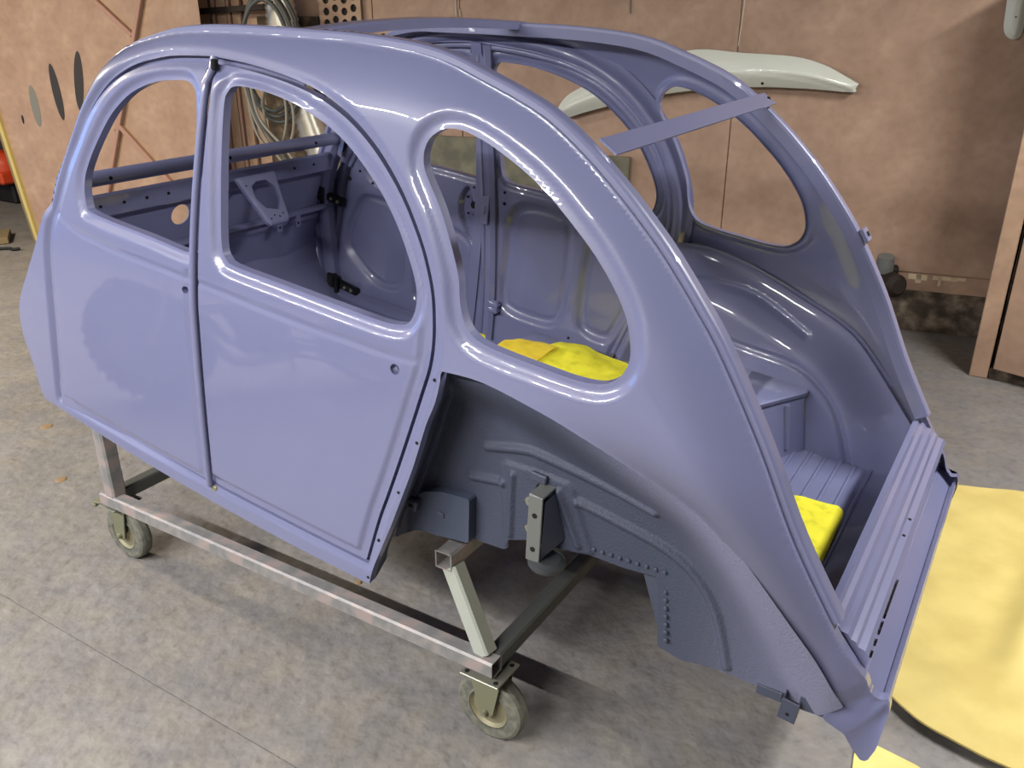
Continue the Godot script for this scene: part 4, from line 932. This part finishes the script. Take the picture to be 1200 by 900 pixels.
func wall_things():
	# white wing hung on the wall by a wire
	var out := cr(pv([-2.145, 1.17, -2.14, 1.21, -2.085, 1.275, -1.95, 1.345, -1.79, 1.40, -1.55, 1.49, -1.32, 1.545, -1.06, 1.53, -0.78, 1.515, -0.617, 1.475, -0.50, 1.42, -0.42, 1.378, -0.42, 1.378, -0.437, 1.358, -0.424, 1.338, -0.424, 1.338, -0.49, 1.338, -0.714, 1.350, -0.99, 1.35, -1.3, 1.325, -1.55, 1.285, -1.80, 1.225, -1.98, 1.175, -2.08, 1.145]), true, 4)
	var ridge := cr(pv([-2.05, 1.24, -1.8, 1.35, -1.5, 1.44, -1.24, 1.465, -0.95, 1.435, -0.70, 1.405, -0.56, 1.37, -0.47, 1.345]), false, 4)
	var f := skin(Vector2(-2.2, 1.08), Vector2(-0.36, 1.6), 0.012, [[out, true, 0.12], [ridge, false, 0.05]],
		func(_x: float, _y: float, d: PackedFloat32Array): return d[0], func(_x: float, _y: float, d: PackedFloat32Array): return 0.05 + 0.09 * pow(ss(-0.02, 0.11, d[0]), 0.6) - 0.006 * ss(0.012, 0.0, d[1]), 0.05)
	var o := wthing("car_wing", "glossy off-white car wing panel hanging on the pink back wall by a thin wire", "car wing", Vector3(-1.25, 1.0, 0.02))
	part("panel", skin_mesh(f, 1.0, Transform3D(Basis.IDENTITY, Vector3(1.25, -1.0, 0))), M.fender, o)
	part("hole_rim", dome(0.008, 0.002, Vector3(0.326, 0.376, 0.138), Vector3(0, 0, 1)), M.hole, o)
	var s := Soup.new(); s.tube(PackedVector3Array([Vector3(0, 0.015, 0.07), Vector3(0.01, 0.25, 0.05), Vector3(0.03, 0.6, 0.02)]), 0.003, 6)
	var wn := wthing("hanging_wire", "thin pale wire holding up the off-white car wing", "wire", Vector3(-1.087, 1.55, 0.0)); part("strand", s.done(), M.wire, wn)
	# second white part at the top right corner
	var o2 := wthing("bumper_blade", "narrow off-white rounded panel end hanging at the top right of the wall", "car part", Vector3(0.268, 1.605, 0.02))
	var p2 := cr(pv([-0.05, 0.32, -0.048, 0.12, -0.036, 0.04, 0.0, 0.006, 0.034, 0.012, 0.046, 0.05, 0.042, 0.2, 0.042, 0.32]), true, 5)
	var f2 := skin(Vector2(-0.1, -0.03), Vector2(0.1, 0.36), 0.007, [[p2, true, 0.06]], func(_x: float, _y: float, d: PackedFloat32Array): return d[0], func(_x: float, _y: float, d: PackedFloat32Array): return 0.012 + 0.03 * ss(-0.01, 0.035, d[0]), 0.012)
	part("panel", skin_mesh(f2), M.fender, o2)
	for y in [0.11, 0.20]: part("hole_rim", dome(0.004, 0.001, Vector3(0.0, y, 0.043), Vector3(0, 0, 1)), M.hole, o2)
	# thin wires on the wall
	s = Soup.new(); s.tube(line3(Vector3(0, 0, 0.02), Vector3(-0.015, 0.5, 0.02)), 0.003, 6)
	var cab := wthing("wall_cable", "thin dark cable running down the pink wall above the rear door window", "cable", Vector3(-1.732, 1.735, 0.0)); part("strand", s.done(), M.hose, cab)
	s = Soup.new(); s.tube(line3(Vector3(0, 0, 0.02), Vector3(-0.02, 0.4, 0.02)), 0.004, 6); s.tube(line3(Vector3(0.025, 0, 0.02), Vector3(0.025, 0.04, 0.02)), 0.004, 6)
	cab = wthing("wall_cable", "thin white cable stub on the pink wall above the roof bow", "cable", Vector3(-2.86, 1.72, 0.0)); part("strand", s.done(), M.wire, cab)
	# grey boards leaning along the foot of the wall
	for q in [[-3.5, -2.60, 0.985, "grey-green fibre board leaning on the wall behind the far centre pillar"], [-2.58, -1.688, 0.915, "grey-green fibre board whose right edge shows in the far rear door window"]]:
		var b := wthing("fibre_board", q[3], "board", Vector3((q[0] + q[1]) / 2.0, 0, 0.03), "boards leaning on the back wall")
		s = Soup.new(); s.box(Vector3(q[1] - q[0], q[2], 0.03), Vector3(0, q[2] / 2.0, 0), 0.003); part("board", s.done(), M.board, b)
	# pink steel gate with bracing, standing in front of the left end of the wall
	var gp := pv([-6.93, 2.15, -6.635, 0.0, -4.66, 0.0, -4.64, 2.15])
	var g := wthing("steel_gate", "big pink-primed steel gate with diagonal braces and grey paint test strokes", "gate", Vector3(-5.6, 0.0, 0.3))
	var toG := Transform3D(Basis.IDENTITY, Vector3(5.6, 0, 0))
	var gs := skin(Vector2(-7.1, -0.06), Vector2(-4.6, 2.25), 0.03, [[gp, true, 0.1]], func(_x: float, _y: float, d: PackedFloat32Array): return d[0], func(_x: float, _y: float, _d: PackedFloat32Array): return 0.0, 0.004)
	part("sheet", skin_mesh(gs, 1.0, toG), M.gate, g)
	for e in [[-4.99, 2.1, -5.84, 0.26, 0.035], [-5.90, 2.12, -5.24, 1.60, 0.035], [-5.50, 0.97, -4.76, 0.25, 0.035]]:
		s = Soup.new(); square_tube(s, Vector3(e[0] + 5.6, e[1], e[4] * 0.5), Vector3(e[2] + 5.6, e[3], e[4] * 0.5), e[4], Vector3(0, 0, 1), false); part("brace", s.done(), M.gate_bar, g)
	s = Soup.new(); square_tube(s, Vector3(-1.315, 2.15, 0.012), Vector3(-1.02, 0.0, 0.012), 0.035, Vector3(0, 0, 1), false); part("edge_strip", s.done(), M.wood_pale, g)
	s = Soup.new(); square_tube(s, Vector3(-1.355, 2.15, -0.02), Vector3(-1.06, 0.0, -0.02), 0.06, Vector3(0, 0, 1), false); part("edge_post", s.done(), M.wood, g)
	s = Soup.new(); s.lathe(pv([0.0, 0.012, 0.014, 0.012, 0.018, 0.0]), Vector3(0.04, 0.937, 0.0), Vector3(0, 0, 1), 14); part("round_knob", s.done(), M.brass, g)
	for e in [[-5.845, 1.28, 0.045, 0.215, -0.2, Color(0.20, 0.18, 0.15)], [-6.09, 1.195, 0.042, 0.205, 0.06, Color(0.20, 0.18, 0.15)], [-6.345, 1.085, 0.042, 0.155, 0.03, Color(0.46, 0.46, 0.42)], [-6.508, 0.98, 0.012, 0.035, 0.0, Color(0.10, 0.09, 0.08)]]:
		s = Soup.new(); var q := []
		for k in 24: 
			var el := Vector2(e[2] * cos(TAU * k / 24), e[3] * sin(TAU * k / 24)).rotated(e[4])
			q.append(Vector3(e[0] + 5.6 + el.x, e[1] + el.y, 0.0015))
		s.poly(q, Vector3(0, 0, 1)); part("paint_stroke", s.done(), std(e[5], 0.6), g)
	# door frame strips between gate and hoses
	var fr := wthing("door_frame", "set of narrow upright pink frame strips between the gate and the hanging hoses", "door frame", Vector3(-4.64, 0, 0.014))
	for e in [[-4.83, 0.09, 0.03], [-4.735, 0.022, 0.045], [-4.67, 0.08, 0.03], [-4.60, 0.022, 0.045], [-4.545, 0.07, 0.03]]:
		s = Soup.new(); s.box(Vector3(e[1], 2.6, e[2]), Vector3(e[0] + 4.64, 1.3, e[2] / 2), 0.003); part("strip", s.done(), M.gate_bar if e[1] < 0.03 else M.gate, fr)
	s = Soup.new(); s.box(Vector3(0.62, 0.04, 0.03), Vector3(0.08, 1.765, 0.085), 0.003, Basis(Vector3(0, 0, 1), 0.05)); part("flat_bar", s.done(), M.rust, fr)
	# dark board behind the hoses
	var db := wthing("hose_board", "dark brown stained board on the wall behind the coiled hoses", "board", Vector3(-4.13, 0.0, 0.028))
	s = Soup.new(); s.box(Vector3(0.50, 1.72, 0.02), Vector3(0.0, 0.86, 0), 0.003); part("board", s.done(), M.grime_dark, db)
	# hanging hoses
	var labels := ["thick grey hose coiled outermost above the centre pillar", "second thick grey hose inside the outermost coil", "third thick grey hose coil nearest the foil duct", "pale thin hose hanging in a loop seen through the rear door window", "lower pale thin hose loop beside the foil duct"]
	for k in 5:
		var r := 0.235 - 0.022 * k if k < 3 else 0.15 - 0.03 * (k - 3)
		var c := Vector3(-0.02, 1.48, 0.29 + 0.032 * k) if k < 3 else Vector3(-0.02 + 0.10 * (k - 3), 1.16 - 0.04 * (k - 3), 0.41 + 0.03 * (k - 3))
		var pts := []
		for j in 27:
			var a := TAU * j / 24.0 + 0.6 * k
			pts.append(Vector3(c.x + r * cos(a), c.y + r * 1.8 * sin(a), c.z + 0.006 * sin(a * 2.0 + k) + 0.0006 * j))
		var h := wthing("hose", labels[k], "hose", Vector3(-4.06, 0, 0.0), "hoses hung on the back wall")
		s = Soup.new(); s.tube(spline3(pts, 3), 0.014 if k < 3 else 0.010, 8); part("coil", s.done(), M.hose if k < 3 else M.hose_pale, h)
	for k in 3:
		var h := wthing("hose", ["pale hose slanting down right across the dark board", "grey hose hanging almost straight down beside the frame", "thin pale hose curving down to the dash rail"][k], "hose", Vector3(-4.06, 0, 0.0), "hoses hung on the back wall")
		s = Soup.new(); s.tube(spline3([Vector3(-0.18 + 0.05 * k, 1.35, 0.44 + 0.03 * k), Vector3(-0.12 + 0.045 * k, 1.1, 0.44 + 0.03 * k), Vector3(0.0 + 0.08 * k, 0.9, 0.44 + 0.03 * k), Vector3(0.16 + 0.06 * k, 0.72, 0.44 + 0.03 * k)], 8), 0.010, 8); part("run", s.done(), M.hose_pale if k != 1 else M.hose, h)
	# corrugated foil duct
	var du := wthing("foil_duct", "crumpled silver foil ventilation duct hanging inside the coiled hoses", "duct", Vector3(-4.16, 0, 0.05))
	var dp := []; var sc := []
	for j in 130:
		var t := j / 129.0
		dp.append(Vector3(0.06 + 0.30 * t * t, 2.1 - 1.4 * t, 0.115)); sc.append(1.0 + 0.05 * sin(j * 1.55) + 0.04 * sin(j * 0.37))
	s = Soup.new(); s.tube(PackedVector3Array(dp), 0.10, 20, Vector3(0, 0, 1), sc); part("corrugated_tube", s.done(), M.foil, du)
	# perforated steel plate
	var pf := wthing("perforated_plate", "pink steel plate with rows of round holes beside the grey hose coils", "plate", Vector3(-3.70, 1.60, 0.045))
	var pfs := skin(Vector2(-0.24, -0.02), Vector2(0.24, 0.7), 0.008, [], func(x: float, y: float, _d: PackedFloat32Array):
		var v := minf(0.16 - absf(x), minf(y, 0.65 - y))
		for r in 9:
			for c in 4: v = minf(v, Vector2(x + 0.105 - c * 0.07, y - 0.08 - r * 0.07 - 0.02 * (c % 2)).length() - 0.024)
		return v, func(_x: float, _y: float, _d: PackedFloat32Array): return 0.0, 0.012)
	part("plate", skin_mesh(pfs), M.gate, pf)
	s = Soup.new(); s.box(Vector3(0.30, 0.62, 0.004), Vector3(0.0, 0.33, -0.02), 0.001); part("backing", s.done(), M.dark, pf)
	# pink steel cupboard at the right edge
	var cu := thing("steel_cupboard", "pink steel cupboard with its flush door slightly ajar at the right edge of the workshop", "cupboard", Vector3(1.687, 0, -2.827))
	s = Soup.new(); s.box(Vector3(0.085, 2.0, 0.42), Vector3(0.0425, 1.0, -0.21), 0.004); part("side_post", s.done(), M.gate, cu)
	s = Soup.new(); s.box(Vector3(1.4, 0.06, 0.42), Vector3(0.79, 0.03, -0.21), 0.004); part("plinth", s.done(), M.grime, cu)
	s = Soup.new(); s.box(Vector3(0.9, 1.93, 0.025), Vector3(0.45, 1.03, -0.012), 0.004); var dr := part("door", s.done(), M.gate, cu, Vector3(0.102, 0, 0.02)); dr.rotation.y = -0.30
	s = Soup.new(); s.box(Vector3(1.34, 1.9, 0.38), Vector3(0.765, 1.02, -0.23), 0.004); part("body", s.done(), M.dark, cu)

# ---------------------------------------------------------------- odds and ends on the floor
func floor_things():
	# rusty unit on the wall foot behind the far rear rail
	var o := wthing("pump_unit", "small rusty brown motor unit mounted low on the wall behind the rear rail", "motor", Vector3(-0.12, 0.18, 0.012))
	var s := Soup.new(); s.lathe(pv([0.0, 0.10, 0.04, 0.10, 0.065, 0.07, 0.07, 0.0, 0.06, -0.05, 0.0, -0.05]), Vector3(0.02, 0.13, 0.14), Vector3(0.5, 0.1, 0.86), 20); part("housing", s.done(), M.rust, o)
	s = Soup.new(); s.lathe(pv([0.0, 0.05, 0.045, 0.05, 0.05, 0.0, 0.05, -0.04]), Vector3(-0.02, 0.235, 0.12), Vector3(0, 1, 0.2), 16); part("cap", s.done(), M.zinc_dark, o)
	s = Soup.new(); s.tube(spline3([Vector3(-0.01, 0.09, 0.12), Vector3(-0.03, 0.0, 0.11), Vector3(-0.04, -0.2, 0.08)], 5), 0.022, 10); part("pipe", s.done(), M.rust, o)
	s = Soup.new(); s.box(Vector3(0.12, 0.16, 0.1), Vector3(0.0, 0.13, 0.05), 0.01); part("bracket", s.done(), M.dark, o)
	# red machine with an orange cover past the gate
	o = thing("red_machine", "dark red machine frame with a rounded orange cover beyond the gate", "machine", Vector3(-7.05, 0, -2.85))
	s = Soup.new(); s.box(Vector3(0.12, 1.1, 0.3), Vector3(-0.05, 0.62, -0.15), 0.02); part("frame", s.done(), M.red, o)
	s = Soup.new(); s.lathe(cr(pv([0.0, 0.16, 0.10, 0.14, 0.16, 0.07, 0.17, 0.0, 0.17, -0.03]), false, 4), Vector3(0.1, 0.36, 0.12), Vector3(0, 1, 0), 24); part("cover", s.done(), M.orange, o)
	s = Soup.new(); s.box(Vector3(0.34, 0.12, 0.3), Vector3(0.1, 0.27, 0.12), 0.02); part("base", s.done(), M.orange, o)
	s = Soup.new(); s.box(Vector3(0.4, 0.2, 0.4), Vector3(0.0, 0.10, -0.05), 0.02); part("chassis", s.done(), M.dark, o)
	o = thing("timber_offcut", "short pale timber offcut lying on the floor beside the gate foot", "timber", Vector3(-5.50, 0, -1.83))
	s = Soup.new(); s.box(Vector3(0.09, 0.05, 0.36), Vector3(-0.02, 0.028, 0.0), 0.004, Basis(Vector3.UP, 1.0)); part("block", s.done(), M.wood, o)
	o = thing("cable_end", "short black cable end lying beside the timber offcut", "cable", Vector3(-5.12, 0, -1.66))
	s = Soup.new(); s.tube(spline3([Vector3(-0.1, 0.014, 0.06), Vector3(-0.03, 0.014, 0.0), Vector3(0.03, 0.014, 0.0), Vector3(0.06, 0.016, -0.04)], 5), 0.013, 8); part("lead", s.done(), M.dark, o)
	for q in [[Vector3(-1.84, 0, 0.06), "dry brown leaf scrap on the floor just left of the front sill corner", 0.03], [Vector3(-1.324, 0, 0.316), "pale tan chip on the floor left of the front castor", 0.026], [Vector3(0.172, 0, 0.204), "tan chip on the floor in shade behind the trolley rail", 0.014]]:
		o = thing("floor_chip", q[1], "debris", q[0])
		s = Soup.new(); s.lathe(pv([0.0, 0.006, q[2] * 0.7, 0.005, q[2], 0.0]), Vector3.ZERO, Vector3.UP, 7); part("chip", s.done(), M.leaf, o)
	# motorcycle parked to the left: only its reflection shows, in the doors
	o = thing("motorcycle", "dark motorcycle with a knobbly front tyre and bright exhaust pipes, mirrored in the car doors", "motorcycle", Vector3(-1.6, 0, 1.55))
	o.rotation.y = -0.87   # its length runs along local x
	for wx in [0.0, 1.25]:
		s = Soup.new(); s.lathe(cr(pv([0.235, -0.035, 0.27, -0.055, 0.315, -0.05, 0.335, -0.025, 0.338, 0.0, 0.335, 0.025, 0.315, 0.05, 0.27, 0.055, 0.235, 0.035]), false, 3), Vector3(wx, 0.345, 0), Vector3(0, 0, 1), 40)
		for k in 30:
			var a := TAU * k / 30.0
			for z in [-0.03, 0.03]: s.box(Vector3(0.03, 0.018, 0.035), Vector3(wx + 0.337 * cos(a), 0.345 + 0.337 * sin(a), z), 0.003, Basis(Vector3(0, 0, 1), a + PI / 2))
		var wh := part("wheel", s.done(), M.dark, o)
		s = Soup.new(); s.lathe(pv([0.0, -0.05, 0.05, -0.05, 0.06, -0.02, 0.22, -0.018, 0.238, -0.035, 0.238, 0.035, 0.22, 0.018, 0.06, 0.02, 0.05, 0.05, 0.0, 0.05]), Vector3(wx, 0.345, 0), Vector3(0, 0, 1), 32); part("hub", s.done(), M.zinc, wh)
	s = Soup.new()
	for z in [-0.09, 0.09]: s.tube(line3(Vector3(0.0, 0.345, z), Vector3(0.33, 1.0, z)), 0.022, 12)
	part("fork", s.done(), M.wire, o)
	s = Soup.new(); s.tube(line3(Vector3(0.36, 1.05, -0.36), Vector3(0.36, 1.05, 0.36)), 0.014, 10); part("handlebar", s.done(), M.zinc, o)
	s = Soup.new(); s.lathe(pv([0.0, 0.1, 0.07, 0.08, 0.09, 0.0, 0.0, 0.0]), Vector3(0.25, 0.95, 0), Vector3(-1, 0.1, 0), 20); part("headlamp", s.done(), M.zinc, o)
	s = Soup.new(); s.tube(spline3([Vector3(0.36, 0.92, 0), Vector3(0.6, 0.95, 0), Vector3(0.85, 0.85, 0)], 6), 0.12, 14); part("tank", s.done(), M.dark, o)
	s = Soup.new(); s.box(Vector3(0.6, 0.09, 0.24), Vector3(1.1, 0.82, 0), 0.03); part("seat", s.done(), M.dark, o)
	s = Soup.new(); s.box(Vector3(0.36, 0.4, 0.26), Vector3(0.62, 0.45, 0), 0.05); part("engine", s.done(), M.dark, o)
	s = Soup.new()
	for z in [-0.14, 0.14]: s.tube(spline3([Vector3(0.45, 0.62, z * 0.6), Vector3(0.30, 0.5, z), Vector3(0.42, 0.25, z), Vector3(0.8, 0.28, z), Vector3(1.5, 0.42, z * 1.3)], 6), 0.026, 12)
	part("exhaust", s.done(), M.zinc, o)
	s = Soup.new()
	for z in [-0.1, 0.1]: s.tube(PackedVector3Array([Vector3(0.8, 0.4, z), Vector3(1.25, 0.345, z)]), 0.02, 8); s.tube(PackedVector3Array([Vector3(1.2, 0.36, z), Vector3(1.15, 0.8, z)]), 0.02, 8)
	s.tube(PackedVector3Array([Vector3(0.35, 0.95, 0), Vector3(0.75, 0.75, 0), Vector3(1.2, 0.78, 0)]), 0.025, 8)
	part("frame", s.done(), M.dark, o)
	s = Soup.new(); s.tube(line3(Vector3(0.7, 0.3, 0.1), Vector3(0.74, 0.006, 0.3)), 0.012, 8); part("side_stand", s.done(), M.dark, o)
